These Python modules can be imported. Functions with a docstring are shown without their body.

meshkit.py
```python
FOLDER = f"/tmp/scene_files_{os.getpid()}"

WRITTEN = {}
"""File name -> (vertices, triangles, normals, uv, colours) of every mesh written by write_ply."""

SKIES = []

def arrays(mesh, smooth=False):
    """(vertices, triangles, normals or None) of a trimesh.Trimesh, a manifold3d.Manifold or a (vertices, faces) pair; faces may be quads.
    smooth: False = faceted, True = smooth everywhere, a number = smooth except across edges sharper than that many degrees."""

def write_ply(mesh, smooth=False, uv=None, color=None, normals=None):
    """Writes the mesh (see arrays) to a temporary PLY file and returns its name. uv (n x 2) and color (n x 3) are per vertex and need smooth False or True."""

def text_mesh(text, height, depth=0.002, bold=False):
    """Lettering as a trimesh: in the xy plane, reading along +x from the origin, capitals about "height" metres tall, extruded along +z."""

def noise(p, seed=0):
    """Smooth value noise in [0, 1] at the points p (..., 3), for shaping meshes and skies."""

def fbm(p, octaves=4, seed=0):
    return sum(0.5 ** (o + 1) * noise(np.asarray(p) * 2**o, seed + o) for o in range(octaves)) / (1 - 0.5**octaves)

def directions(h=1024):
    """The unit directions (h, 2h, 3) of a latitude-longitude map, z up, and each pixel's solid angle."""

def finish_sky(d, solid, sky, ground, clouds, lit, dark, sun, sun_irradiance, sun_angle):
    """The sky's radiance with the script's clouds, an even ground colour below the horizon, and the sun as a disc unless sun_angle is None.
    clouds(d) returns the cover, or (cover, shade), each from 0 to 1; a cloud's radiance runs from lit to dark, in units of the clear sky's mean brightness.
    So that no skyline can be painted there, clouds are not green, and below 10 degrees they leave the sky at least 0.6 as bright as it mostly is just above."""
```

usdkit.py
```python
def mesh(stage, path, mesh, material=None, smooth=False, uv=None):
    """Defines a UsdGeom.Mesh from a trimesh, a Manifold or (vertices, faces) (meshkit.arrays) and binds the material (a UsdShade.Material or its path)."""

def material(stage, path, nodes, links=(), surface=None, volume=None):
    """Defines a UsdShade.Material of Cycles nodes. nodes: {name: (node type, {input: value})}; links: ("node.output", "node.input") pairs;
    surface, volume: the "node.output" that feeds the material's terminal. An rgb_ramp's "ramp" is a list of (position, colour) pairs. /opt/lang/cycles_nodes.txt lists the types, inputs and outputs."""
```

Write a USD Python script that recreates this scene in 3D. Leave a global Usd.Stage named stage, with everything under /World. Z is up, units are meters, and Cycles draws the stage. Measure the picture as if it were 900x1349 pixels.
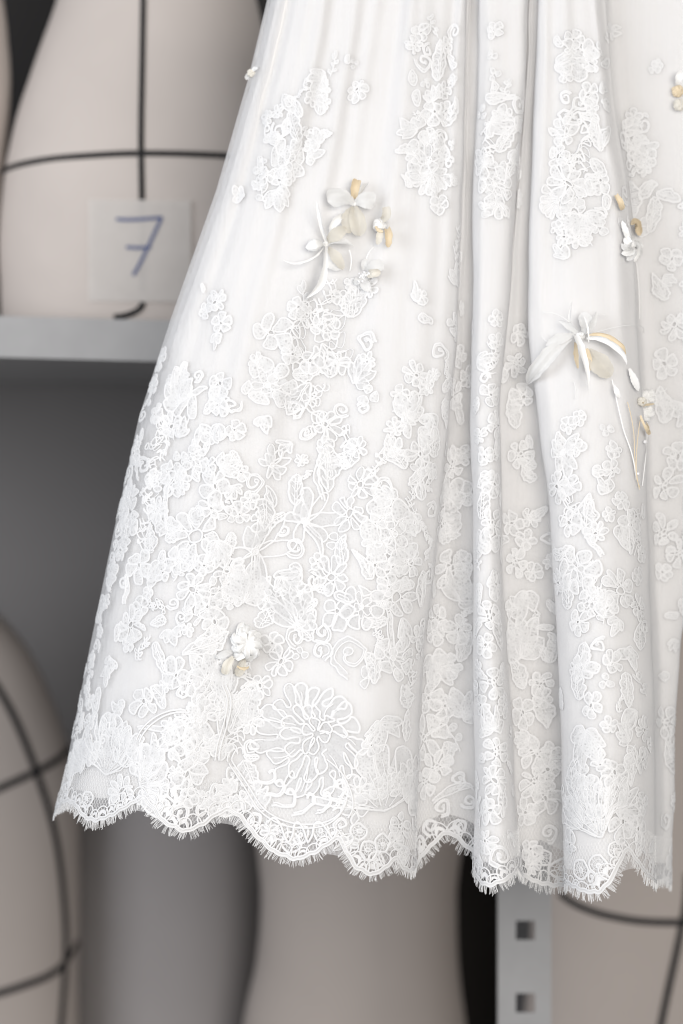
import math, random
import numpy as np, trimesh, shapely, usdkit, meshkit
from shapely.geometry import Polygon, Point, LineString, box as sbox
from scipy.interpolate import PchipInterpolator
from scipy.ndimage import gaussian_filter1d, gaussian_filter, map_coordinates
from pxr import Usd, UsdGeom, UsdLux, UsdShade, Sdf, Gf, Vt

# ------------------------------------------------------------------ camera, light, exposure
stage = Usd.Stage.CreateInMemory()
UsdGeom.SetStageUpAxis(stage, 'Z'); UsdGeom.SetStageMetersPerUnit(stage, 1.0)
UsdGeom.Xform.Define(stage, '/World'); UsdGeom.Scope.Define(stage, '/World/Looks')
ZC, FPX, D0 = 1.20, 900 * 85 / 24.0, 2.5          # eye height, focal length in photo pixels, distance of the dress
PXM = D0 / FPX                                     # metres per photo pixel at the dress
cam = UsdGeom.Camera.Define(stage, '/World/camera')
cam.AddTranslateOp().Set((0, 0, ZC)); cam.AddRotateXOp().Set(90)
cam.CreateFocalLengthAttr(85.0); cam.CreateHorizontalApertureAttr(24.0); cam.CreateVerticalApertureAttr(36.0)
cam.CreateClippingRangeAttr((0.05, 100)); cam.CreateFStopAttr(2.0); cam.CreateFocusDistanceAttr(2.485)
cam.CreateExposureAttr(-0.74)

def rect_light(name, pos, target, w, h, intensity, color):
    l = UsdLux.RectLight.Define(stage, '/World/' + name)
    m = Gf.Matrix4d().SetLookAt(Gf.Vec3d(*pos), Gf.Vec3d(*target), Gf.Vec3d(0, 0, 1)).GetInverse()
    l.AddTransformOp().Set(m)
    l.CreateWidthAttr(w); l.CreateHeightAttr(h); l.CreateIntensityAttr(intensity); l.CreateColorAttr(color)
    return l
rect_light('window_light', (-2.1, 0.8, 1.75), (0.0, 2.5, 1.1), 1.9, 1.7, 7.8, (0.905, 0.94, 1.0))
rect_light('added_fill', (0.9, -1.0, 1.6), (0.1, 2.6, 1.0), 2.2, 1.6, 16.0, (1.0, 0.95, 0.89))  # added soft fill from near the camera axis, not an actual lamp
usdkit.material(stage, '/World/Looks/room_glow', {'b': ('background_shader', {'color': (0.97, 0.98, 1.0), 'strength': 0.52})}, surface='b.background')
dome = UsdLux.DomeLight.Define(stage, '/World/room_air')
UsdShade.MaterialBindingAPI.Apply(dome.GetPrim()).Bind(UsdShade.Material.Get(stage, '/World/Looks/room_glow'))

# ------------------------------------------------------------------ helpers
_used = {}
def numbered(path):
    n = _used.get(path, 0); _used[path] = n + 1
    return path if n == 0 else f'{path}_{n:03d}'
def tag(p, label=None, cat=None, group=None, kind=None):
    p = p.GetPrim() if hasattr(p, 'GetPrim') else p
    for k, v in (('label', label), ('category', cat), ('group', group), ('kind', kind)):
        if v: p.SetCustomDataByKey(k, v)
    return p
class Thing:
    def __init__(s, name, loc, label=None, cat=None, group=None, kind=None):
        s.loc = np.asarray(loc, float); s.path = numbered('/World/' + name)
        x = UsdGeom.Xform.Define(stage, s.path); x.AddTranslateOp().Set(tuple(map(float, loc)))
        tag(x, label, cat, group, kind)
def part(th, name, mesh, mat, smooth=False, parent=None, kind=None, label=None):
    """a Mesh under a thing (or under one of its parts); mesh in world metres"""
    v, f = (np.asarray(mesh.vertices), np.asarray(mesh.faces)) if hasattr(mesh, 'vertices') else mesh
    path = numbered((parent or th.path) + '/' + name)
    m = usdkit.mesh(stage, path, (np.asarray(v) - th.loc, f), '/World/Looks/' + mat, smooth=smooth)
    if kind or label: tag(m, label=label, kind=kind)
    return path
def single(name, mesh, mat, label, cat, smooth=False, **k):
    th = Thing(name, np.array(mesh[0] if isinstance(mesh, tuple) else mesh.vertices).mean(0), label, cat, **k)
    return th
def unproj(px, py, D):
    px, py, D = np.broadcast_arrays(np.asarray(px, float), py, D)
    return np.stack([(px - 450) / FPX * D, D, ZC - (py - 674.5) / FPX * D], -1)
def join(parts):
    vs, fs, n = [], [], 0
    for v, f in parts:
        vs.append(v); fs.append(np.asarray(f) + n); n += len(v)
    return np.vstack(vs), np.vstack(fs)
def grid_faces(nr, nc, wrap=False):
    i, j = np.meshgrid(np.arange(nr - 1), np.arange(nc if wrap else nc - 1), indexing='ij')
    j2 = (j + 1) % nc
    a, b, c, d = i * nc + j, i * nc + j2, (i + 1) * nc + j2, (i + 1) * nc + j
    return np.stack([a, d, c, b], -1).reshape(-1, 4)
def quads(q):
    return np.vstack([q[:, [0, 1, 2]], q[:, [0, 2, 3]]])
def box_mesh(lo, hi):
    lo, hi = np.asarray(lo, float), np.asarray(hi, float)
    m = trimesh.creation.box(hi - lo); m.apply_translation((lo + hi) / 2); return m
def sweep(c, n, prof, closed=False):
    """a profile (k,2: across, up) swept along points c (m,3) whose surface normals are n"""
    t = (np.roll(c, -1, 0) - np.roll(c, 1, 0)) if closed else np.gradient(c, axis=0)
    t /= np.linalg.norm(t, axis=1, keepdims=True) + 1e-12
    b = np.cross(t, n); b /= np.linalg.norm(b, axis=1, keepdims=True) + 1e-12
    k = len(prof); m = len(c)
    v = (c[:, None] + prof[None, :, 0:1] * b[:, None] + prof[None, :, 1:2] * n[:, None]).reshape(-1, 3)
    i, j = np.meshgrid(np.arange(m if closed else m - 1), np.arange(k), indexing='ij')
    i2, j2 = (i + 1) % m, (j + 1) % k
    f = [np.stack([i * k + j, i * k + j2, i2 * k + j2, i2 * k + j], -1).reshape(-1, 4)]
    f = quads(f[0])
    if not closed:
        caps = [[0, q + 1, q] for q in range(1, k - 1)] + [[(m - 1) * k, (m - 1) * k + q, (m - 1) * k + q + 1] for q in range(1, k - 1)]
        f = np.vstack([f, caps])
    return v, f
def resample(p, step, closed=False):
    p = np.asarray(p, float)
    if closed: p = np.vstack([p, p[:1]])
    s = np.r_[0, np.cumsum(np.linalg.norm(np.diff(p, axis=0), axis=1))]
    n = max(3, int(round(s[-1] / step)) + 1)
    q = np.linspace(0, s[-1], n)
    r = np.stack([np.interp(q, s, p[:, k]) for k in range(p.shape[1])], 1)
    return r[:-1] if closed else r
def spline(p, n=40):
    p = np.asarray(p, float); s = np.r_[0, np.cumsum(np.linalg.norm(np.diff(p, axis=0), axis=1))]
    q = np.linspace(0, s[-1], n)
    from scipy.interpolate import Akima1DInterpolator, CubicSpline
    f = CubicSpline if len(p) < 4 else Akima1DInterpolator
    return np.stack([f(s, p[:, k])(q) for k in range(p.shape[1])], 1)

# ------------------------------------------------------------------ materials
M = lambda name, nodes, links, surface: usdkit.material(stage, '/World/Looks/' + name, nodes, links, surface)
def cloth_mat(name, col, rough=0.8, transl=0.0, bump=0.0, scale=900, sheen=0.0, var=0.03, vscale=14, stretch=(1, 1, 1)):
    nodes = {'g': ('texture_coordinate', {}), 'mp': ('mapping', {'scale': stretch}), 'n': ('noise_texture', {'scale': vscale, 'detail': 4}),
             'm': ('mix_color', {'a': tuple(max(0, c * (1 - var)) for c in col), 'b': tuple(min(.95, c * (1 + var)) for c in col)}),
             'n2': ('noise_texture', {'scale': scale, 'detail': 2}), 'bp': ('bump', {'strength': bump, 'distance': 0.0006}),
             'p': ('principled_bsdf', {'roughness': rough, 'specular_ior_level': 0.25, 'sheen_weight': sheen})}
    links = [('g.object', 'mp.vector'), ('mp.vector', 'n.vector'), ('n.fac', 'm.fac'), ('m.result', 'p.base_color'), ('g.object', 'n2.vector'), ('n2.fac', 'bp.height')]
    if bump: links += [('bp.normal', 'p.normal')]
    out = 'p.BSDF'
    if transl:
        nodes['t'] = ('translucent_bsdf', {}); nodes['mx'] = ('mix_closure', {'fac': transl})
        links += [('m.result', 't.color'), ('p.BSDF', 'mx.closure1'), ('t.BSDF', 'mx.closure2')]; out = 'mx.closure'
    M(name, nodes, links, out)
cloth_mat('lining_satin', (0.82, 0.806, 0.788), 0.6, 0.06, 0.15, 600, 0.05)
cloth_mat('lace_cord', (0.85, 0.85, 0.855), 0.6, 0.12, 0.0, 900, 0.0)
cloth_mat('lace_dense', (0.88, 0.88, 0.88), 0.85, 0.25, 0.4, 1500)
cloth_mat('lace_thread', (0.88, 0.88, 0.88), 0.7, 0.2)
cloth_mat('silk_white', (0.93, 0.93, 0.92), 0.62, 0.12, 0.15, 500, 0.05)
cloth_mat('silk_cream', (0.85, 0.82, 0.75), 0.5, 0.22, 0.15, 500)
cloth_mat('silk_beige', (0.82, 0.70, 0.51), 0.65, 0.15, 0.15, 500, 0, 0.12, 90)
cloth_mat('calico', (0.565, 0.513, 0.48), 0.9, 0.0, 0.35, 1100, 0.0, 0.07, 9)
cloth_mat('calico_shaded', (0.40, 0.357, 0.33), 0.9, 0.0, 0.35, 1100, 0.0, 0.06, 5)  # calico again, darkened: the shade on the lower forms is in the colour
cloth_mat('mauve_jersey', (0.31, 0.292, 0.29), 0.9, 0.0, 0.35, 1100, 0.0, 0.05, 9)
cloth_mat('black_tape', (0.022, 0.021, 0.022), 0.8, 0, 0.5, 900)
cloth_mat('painted_wall', (0.235, 0.226, 0.226), 0.8, 0, 0.1, 60, 0, 0.06, 3)
cloth_mat('gap_black', (0.02, 0.017, 0.015), 0.7, 0, 0.1, 60)
cloth_mat('shade_dark', (0.035, 0.033, 0.033), 0.8)
cloth_mat('blue_ink', (0.10, 0.125, 0.24), 0.6, 0, 0, 60, 0, 0.2, 200)
M('grey_metal', {'g': ('texture_coordinate', {}), 'n': ('noise_texture', {'scale': 30, 'detail': 5}), 'm': ('mix_color', {'a': (0.27, 0.27, 0.275), 'b': (0.33, 0.33, 0.335)}),
                 'p': ('principled_bsdf', {'roughness': 0.42, 'metallic': 0.15})}, [('g.object', 'n.vector'), ('n.fac', 'm.fac'), ('m.result', 'p.base_color')], 'p.BSDF')
def sheer(name, col, lo, hi, stretch, scale, attr=None, transl=0.3):
    nodes = {'g': ('texture_coordinate', {}), 'mp': ('mapping', {'scale': stretch}), 'n': ('noise_texture', {'scale': scale, 'detail': 3}),
             'r': ('map_range', {'from_min': 0.3, 'from_max': 0.7, 'to_min': lo, 'to_max': hi, 'clamp': True}),
             'd': ('diffuse_bsdf', {'color': col}), 't': ('translucent_bsdf', {'color': col}), 'dt': ('mix_closure', {'fac': transl}),
             'c': ('transparent_bsdf', {'color': (1, 1, 1)}), 'mx': ('mix_closure', {})}
    links = [('g.object', 'mp.vector'), ('mp.vector', 'n.vector'), ('n.fac', 'r.value'), ('d.BSDF', 'dt.closure1'), ('t.BSDF', 'dt.closure2'), ('c.BSDF', 'mx.closure1'), ('dt.closure', 'mx.closure2')]
    if attr:
        nodes['a'] = ('attribute', {'attribute': attr}); nodes['k'] = ('math', {'math_type': 'multiply'})
        links += [('r.result', 'k.value1'), ('a.fac', 'k.value2'), ('k.value', 'mx.fac')]
    else: links += [('r.result', 'mx.fac')]
    M(name, nodes, links, 'mx.closure')
sheer('tulle', (0.93, 0.93, 0.94), 0.28, 0.48, (150, 150, 2.5), 3, 'cover')
def lace_cloth(name, col, lo, hi, cell):
    # worked net: thread round tiny open cells
    M(name, {'g': ('texture_coordinate', {}), 'v': ('voronoi_texture', {'feature': 'distance_to_edge', 'scale': cell}), 'r': ('map_range', {'from_min': 0.10, 'from_max': 0.42, 'to_min': hi, 'to_max': lo, 'clamp': True}),
             'n': ('noise_texture', {'scale': 55.0, 'detail': 2}), 'k': ('map_range', {'from_min': .42, 'from_max': .62, 'to_min': 0.0, 'to_max': .22, 'clamp': True}), 's': ('math', {'math_type': 'add', 'use_clamp': True}),
             'd': ('diffuse_bsdf', {'color': col}), 't': ('translucent_bsdf', {'color': col}), 'dt': ('mix_closure', {'fac': .28}), 'c': ('transparent_bsdf', {'color': (1, 1, 1)}), 'mx': ('mix_closure', {})},
      [('g.object', 'v.vector'), ('v.distance', 'r.value'), ('g.object', 'n.vector'), ('n.fac', 'k.value'), ('r.result', 's.value1'), ('k.result', 's.value2'), ('s.value', 'mx.fac'), ('d.BSDF', 'dt.closure1'), ('t.BSDF', 'dt.closure2'), ('c.BSDF', 'mx.closure1'), ('dt.closure', 'mx.closure2')], 'mx.closure')
lace_cloth('lace_fill', (0.92, 0.92, 0.924), 0.22, 0.78, 300)
lace_cloth('lace_sheer', (0.90, 0.90, 0.904), 0.15, 0.5, 300)
sheer('organza', (0.92, 0.92, 0.915), 0.55, 0.8, (60, 60, 60), 2, None, 0.4)
sheer('organza_cream', (0.86, 0.83, 0.76), 0.5, 0.75, (60, 60, 60), 2, None, 0.4)
sheer('tracing_paper', (0.70, 0.665, 0.635), 0.82, 0.9, (20, 20, 20), 2, None, 0.15)
M('glass_bead', {'p': ('principled_bsdf', {'base_color': (0.9, 0.9, 0.92), 'roughness': 0.12, 'specular_ior_level': 0.8})}, [], 'p.BSDF')

# ------------------------------------------------------------------ the room behind: wall, shelving, dress forms
wall = box_mesh((-1.8, 4.06, 0.0), (1.8, 4.12, 2.4))
wt = Thing('back_wall', (0, 4.06, 0), kind='structure'); part(wt, 'wall_panel', wall, 'painted_wall')

def zat(py, D): return ZC - (py - 674.5) / FPX * D
def xat(px, D): return (px - 450) / FPX * D
DS = 2.96
rack = Thing('shelving_unit', (0, DS, zat(1700, DS)), 'light grey metal shelving with a folded shelf lip and a perforated upright behind the dress', 'shelving')
def lip(pts_top, pts_bot, th, y0):
    """folded sheet: front face between two image lines, slightly sloping as photographed"""
    (xa, ya), (xb, yb) = pts_top; (xc, yc), (xd, yd) = pts_bot
    c2 = [unproj(xa, ya, y0), unproj(xb, yb, y0), unproj(xd, yd, y0), unproj(xc, yc, y0)]
    v = np.array(c2 + [p + np.array([0, th, 0]) for p in c2])
    m = trimesh.Trimesh(v, [[0, 1, 2], [0, 2, 3], [4, 6, 5], [4, 7, 6], [0, 4, 5], [0, 5, 1], [1, 5, 6], [1, 6, 2], [2, 6, 7], [2, 7, 3], [3, 7, 4], [3, 4, 0]])
    m.fix_normals(); return m
ztop, zbot = zat(424, DS), zat(474, DS)
part(rack, 'shelf_lip', lip([(-420, 405), (1000, 443)], [(-420, 459), (1000, 498)], 0.012, DS), 'grey_metal')
part(rack, 'shelf_board', box_mesh((-0.85, DS + 0.015, ztop - 0.028), (0.6, 3.85, ztop - 0.012)), 'grey_metal')
part(rack, 'shelf_board', box_mesh((-0.85, DS + 0.015, zat(1700, DS) - 0.03), (0.6, 3.85, zat(1700, DS))), 'grey_metal')
# upright with real square holes
x0, x1 = xat(656, DS), xat(726, DS)
zb_, zt_ = zat(1700, DS), zat(460, DS)
outline = sbox(x0, zb_, x1, zt_)
cx = xat(692, DS); hs = 0.0105
for k in range(-2, 9):
    py = 1225 + 95.5 * (1 - k)
    z = zat(py, DS)
    if zb_ + .02 < z < zt_ - .02:
        outline = outline.difference(sbox(cx - hs, z - hs, cx + hs, z + hs).buffer(0.0012))
up = trimesh.creation.extrude_polygon(outline, 0.0025)
up.vertices = np.stack([up.vertices[:, 0], DS - 0.004 + up.vertices[:, 2], up.vertices[:, 1]], 1); up.fix_normals()
part(rack, 'upright', up, 'grey_metal')
for s, xx in ((-1, x0), (1, x1)):
    part(rack, 'upright_flange', box_mesh((xx - (0 if s < 0 else .0025), DS - .0012, zb_), (xx + (.0025 if s < 0 else 0), DS + .014, zt_)), 'grey_metal')

class Form:
    """a dress form: rows (image y, left x, right x), elliptical sections about distance D"""
    def __init__(s, rows, D, hd, twist=0.0):
        r = np.array(rows, float); yy = np.linspace(r[0, 0], r[-1, 0], 90)
        l, rr = (PchipInterpolator(r[:, 0], r[:, k])(yy) for k in (1, 2))
        s.y, s.c, s.h, s.D, s.hd = yy, (l + rr) / 2, (rr - l) / 2, D, hd
    def at(s, px, py, off=0.0):
        c, h = np.interp(py, s.y, s.c), np.interp(py, s.y, s.h)
        r = np.clip((np.asarray(px) - c) / h, -1, 1)
        k = np.interp(py, s.y, s.h) / s.h.max()
        th = np.arcsin(r); hd = s.hd * (0.45 + 0.55 * k)
        p = unproj(px, py, s.D - hd * np.cos(th))
        n = np.stack([np.sin(th) * hd, -np.cos(th) * h * PXM * 1.2, 0 * th], -1); n /= np.linalg.norm(n, axis=-1, keepdims=True)
        return p + n * off, n
    def mesh(s):
        th = np.linspace(0, 2 * np.pi, 96, endpoint=False)
        k = (s.h / s.h.max())[:, None]; hd = s.hd * (0.45 + 0.55 * k)
        P = unproj(s.c[:, None] + s.h[:, None] * np.sin(th), s.y[:, None], s.D - hd * np.cos(th))
        P += 0.0012 * (meshkit.fbm(P * 14, 3)[..., None] - .5) * 2
        zz = np.clip((s.y - s.y[-1] + 110) / 90, 0, 1)[:, None]     # slack canvas puckering towards the base
        P[..., 1] += .005 * zz * (meshkit.fbm(np.stack([P[..., 0] * 9, P[..., 2] * 55, P[..., 1] * 4], -1), 3, 8) - .5)
        nr, nc = P.shape[:2]
        v = P.reshape(-1, 3); f = quads(grid_faces(nr, nc, True))
        v = np.vstack([v, P[0].mean(0), P[-1].mean(0)]); a, b = len(v) - 2, len(v) - 1
        j = np.arange(nc); j2 = (j + 1) % nc
        f = np.vstack([f, np.stack([np.full(nc, a), j2, j], 1)[:, [0, 2, 1]], np.stack([np.full(nc, b), (nr - 1) * nc + j2, (nr - 1) * nc + j], 1)])
        m = trimesh.Trimesh(v, f, process=False); m.fix_normals(); return m
    def tape(s, pts, w=7.5, off=0.0012):
        p = resample(spline(pts, 60), 6)
        c, n = s.at(p[:, 0], p[:, 1], off)
        hw = w / 2 * s.D / FPX
        return sweep(c, n, np.array([[-hw, -.0008], [hw, -.0008], [hw, .0005], [-hw, .0005]]))
FORM_GROUP = 'canvas dress forms standing on the grey shelves'
def dress_form(rows, D, hd, label, tapes, mat='calico', w=7.5):
    F = Form(rows, D, hd); m = F.mesh()
    b = m.bounds
    th = Thing('dress_form', ((b[0, 0] + b[1, 0]) / 2, D, b[0, 2]), label, 'dress form', FORM_GROUP)
    part(th, 'torso', m, mat, smooth=50)
    for t in tapes: part(th, 'tape', F.tape(t, w), 'black_tape')
    return F, th
F7, _ = dress_form([(-420, 40, 340), (-300, 62, 318), (-200, 92, 298), (-120, 100, 296), (-40, 86, 322), (0, 75, 338), (80, 46, 352), (160, 21, 360), (230, 6, 366), (330, -1, 371), (400, 1, 369), (427, 2, 367)],
    3.14, 0.125, 'cream canvas dress form under the paper note, with one taped cross of black lines',
    [[(190, -60), (188, 60), (186, 170), (187, 262), (188, 330), (188, 385)], [(2, 226), (30, 216), (90, 207), (187, 202), (250, 203), (310, 206), (362, 212)], [(188, 398), (186, 405), (176, 412), (160, 417), (150, 418)]])
dress_form([(-420, -330, -40), (-200, -290, -75), (-60, -300, -30), (0, -330, 4), (60, -345, 11), (120, -352, 14), (200, -358, 9), (300, -362, 3), (424, -362, -2)], 3.20, 0.125,
    'pale canvas dress form cut by the left edge of the picture, above the shelf', [])
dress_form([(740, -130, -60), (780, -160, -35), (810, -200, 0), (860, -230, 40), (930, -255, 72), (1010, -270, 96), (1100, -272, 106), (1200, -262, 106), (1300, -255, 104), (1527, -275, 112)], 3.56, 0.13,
    'blurred canvas form at lower left, shade put into its colour, with curving black tapes on its side',
    [[(-30, 870), (0, 912), (25, 960), (45, 1010), (62, 1060), (75, 1115), (83, 1180), (86, 1250), (83, 1310), (78, 1370)], [(-60, 1064), (0, 1038), (40, 1020), (72, 1003), (92, 985)], [(-50, 1322), (0, 1308), (40, 1295), (75, 1278), (94, 1255), (102, 1240)]], 'calico_shaded', 9.5)
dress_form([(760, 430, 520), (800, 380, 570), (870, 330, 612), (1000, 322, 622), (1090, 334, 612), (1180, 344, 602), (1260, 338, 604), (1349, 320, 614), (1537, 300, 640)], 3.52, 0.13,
    'plain canvas form below the middle of the hem, between grey wall and the dark gap', [], 'calico_shaded')
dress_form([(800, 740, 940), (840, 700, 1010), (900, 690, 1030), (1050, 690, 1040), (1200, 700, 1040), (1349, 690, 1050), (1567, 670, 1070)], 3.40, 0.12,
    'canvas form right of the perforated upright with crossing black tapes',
    [[(738, 1176), (760, 1192), (800, 1206), (850, 1214), (900, 1215), (960, 1211)], [(906, 1150), (902, 1200), (890, 1260), (878, 1315), (868, 1365), (862, 1400)]], 'calico_shaded', 9)
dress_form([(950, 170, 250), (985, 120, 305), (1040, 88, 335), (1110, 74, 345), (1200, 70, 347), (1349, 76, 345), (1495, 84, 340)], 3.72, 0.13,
    'dim mauve grey form set back between the taped form and the plain canvas form', [], 'mauve_jersey')
bb = box_mesh((xat(570, 3.76), 3.76, zat(1700, DS) + .001), (xat(672, 3.76), 3.775, zbot - 0.03))  # stand-in sheet whose black colour makes the dark gap beside the upright
bt = Thing('dark_gap_sheet', bb.bounds[0], 'black sheet standing in for the dark gap between the middle form and the perforated upright', 'board')
part(bt, 'gap_sheet', bb, 'gap_black')
bb = box_mesh((-0.84, 3.80, ztop - .011), (0.55, 3.815, ztop + 0.95))  # sheet put in to darken the space above the shelf, shade as colour
bt = Thing('shade_panel', bb.bounds[0], 'dark sheet standing in for the shade behind the dress form above the shelf', 'panel')
part(bt, 'shade_sheet', bb, 'shade_dark')

# the note with its number
gx, gy = np.meshgrid(np.linspace(118, 251, 24), np.linspace(0, 1, 20))
yy = 263 + gy * 134 + (gx - 118) * 0.012
c, n = F7.at(gx, yy, 0.0035)
c2, _ = F7.at(gx, yy, 0.0038)
fr = grid_faces(20, 24)
nt = Thing('paper_note', c[-1, 12], 'square translucent paper note with a handwritten blue 7 on the canvas form', 'note')
pp = part(nt, 'sheet', (c.reshape(-1, 3), quads(fr)), 'tracing_paper', smooth=True)
strokes = [[(154, 289), (170, 290), (190, 289), (213, 287)], [(213, 287), (206, 302), (196, 324), (186, 345), (176, 363)], [(167, 326), (182, 327), (199, 326)]]
sv = []
for s_ in strokes:
    p = resample(np.array(s_, float) if len(s_) < 4 else spline(s_, 30), 4); c, n = F7.at(p[:, 0], p[:, 1], 0.0044); hw = 2.2 * 3.0 / FPX
    sv.append(sweep(c, n, np.array([[-hw, -.0002], [hw, -.0002], [hw, .0002], [-hw, .0002]])))
part(nt, 'number', join(sv), 'blue_ink')
# ------------------------------------------------------------------ the skirt as a surface P(u, image row)
LV = np.array([-110, 100, 250, 420, 550, 700, 850, 1000, 1180.])
SIL = np.array([378, 328, 285, 225, 183, 150, 119, 89, 47.])
R1 = np.array([616, 612, 606, 600, 590, 575, 558, 549, 543.])
E2 = np.array([630, 627, 624, 621, 620, 622, 622, 623, 624.])
R2 = np.array([704, 692, 682, 668, 660, 660, 666, 676, 686.])
E3 = np.array([714, 706, 700, 696, 708, 724, 736, 740, 742.])
R3 = np.array([795, 806, 826, 838, 848, 855, 860, 863, 866.])
XE = np.array([935, 945, 960, 968, 962, 934, 897, 888, 886.])   # where the rear fold turns away
COLS = []      # (x at each level, depth towards the viewer at the hem, share of the fold depth that reaches the top)
def col(x, d): COLS.append((np.asarray(x, float), d))
col(SIL + 110, -.30); col(SIL + 34, -.19); iS = len(COLS); col(SIL, -.095)
for f, d in ((.05, -.045), (.18, .004), (.34, .034), (.50, .022), (.66, .026), (.82, .040), (.94, .024)): col(SIL + f * (R1 - SIL), d)
i1 = len(COLS); col(R1, -.008); col(R1 + 3, -.03); col(R1 + .5 * (E2 - R1), -.05); col(E2 + 3, -.042)
i2 = len(COLS); col(E2, -.012); col(E2 + .25 * (R2 - E2), .028); col(E2 + .6 * (R2 - E2), .036); col(E2 + .9 * (R2 - E2), .018)
i3 = len(COLS); col(R2, -.01); col(R2 + 1, -.028); col(R2 + .5 * (E3 - R2), -.045); col(E3 + 3, -.038)
i4 = len(COLS); col(E3, -.008); col(E3 + .16 * (R3 - E3), .034); col(E3 + .5 * (R3 - E3), .056); col(E3 + .82 * (R3 - E3), .036)
i5 = len(COLS); col(R3, -.012); col(R3 - 2, -.06); col(R3 + 8, -.10); col(R3 + .55 * (XE - R3), -.105); col(XE, -.12); col(XE - 5, -.17); col(XE - 22, -.24)
NU, NY, Y0, Y1 = 1700, 660, -110.0, 1200.0
cx_ = np.array([c[0][6] for c in COLS]) * PXM; cd_ = np.array([c[1] for c in COLS])
uk = np.r_[0, np.cumsum(np.maximum(.012, np.hypot(np.diff(cx_), np.diff(cd_))))]; uk /= uk[-1]
ug = np.linspace(0, 1, NU); yg = np.linspace(Y0, Y1, NY)
XL = np.stack([PchipInterpolator(uk, [c[0][k] for c in COLS])(ug) for k in range(len(LV))])
DL = PchipInterpolator(uk, cd_)(ug)
GX = PchipInterpolator(LV, XL, axis=0)(yg)
amp = np.interp(yg, [-60, 250, 550, 850, 1180], [.20, .34, .6, .86, 1.0]); base = np.interp(yg, [-60, 300, 700, 1200], [-.075, -.05, -.02, 0.0])
GD = DL[None] * amp[:, None] + gaussian_filter1d(base, 40)[:, None]
# soft gathers running down from the waist, a few creases, and the slackness of cloth
rng = np.random.default_rng(7)
U, Y = np.meshgrid(ug, yg)
gather = sum(a * np.cos(2 * np.pi * (U * k + p + w * ((Y + 140) / 1340) ** 1.3)) for a, k, p, w in ((.0030, 15, .1, .12), (.0019, 27, .6, -.2), (.0011, 46, .3, .3)))
GD += gather * np.interp(Y, [-60, 150, 450, 800, 1200], [1, .95, .55, .22, .12])
pq = np.stack([U * 16, Y / 420, U * 0], -1); GD += .007 * (meshkit.fbm(pq, 3, 5) - .5)
pq = np.stack([U * 40, Y / 90, U * 0 + 4], -1); GD += .0022 * (meshkit.fbm(pq, 3, 9) - .5)
GX = GX + 4.5 * (meshkit.fbm(np.stack([U * 20, Y / 130, U * 0 + 9], -1), 3, 2) - .5) * 2
GX, GD = gaussian_filter1d(GX, 5, axis=1), gaussian_filter1d(GD, 5, axis=1)
GX = GX + (np.interp(yg, LV, SIL) - GX.min(1))[:, None] * np.exp(-((ug - uk[iS]) / .09) ** 2)[None]
GP = unproj(GX, Y, D0 - GD)
gu, gy_ = np.gradient(GP, axis=1), np.gradient(GP, axis=0)
GN = np.cross(gy_, gu); GN /= np.linalg.norm(GN, axis=-1, keepdims=True)
if GN[300, NU // 3, 1] > 0: GN = -GN
shrink = 13 * np.exp(-((ug - uk[iS]) / .06) ** 2)
LP = unproj(GX + shrink, Y, D0 - GD + .0030)
UP = unproj(GX + shrink * .4, Y, D0 - GD + .0015)
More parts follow.
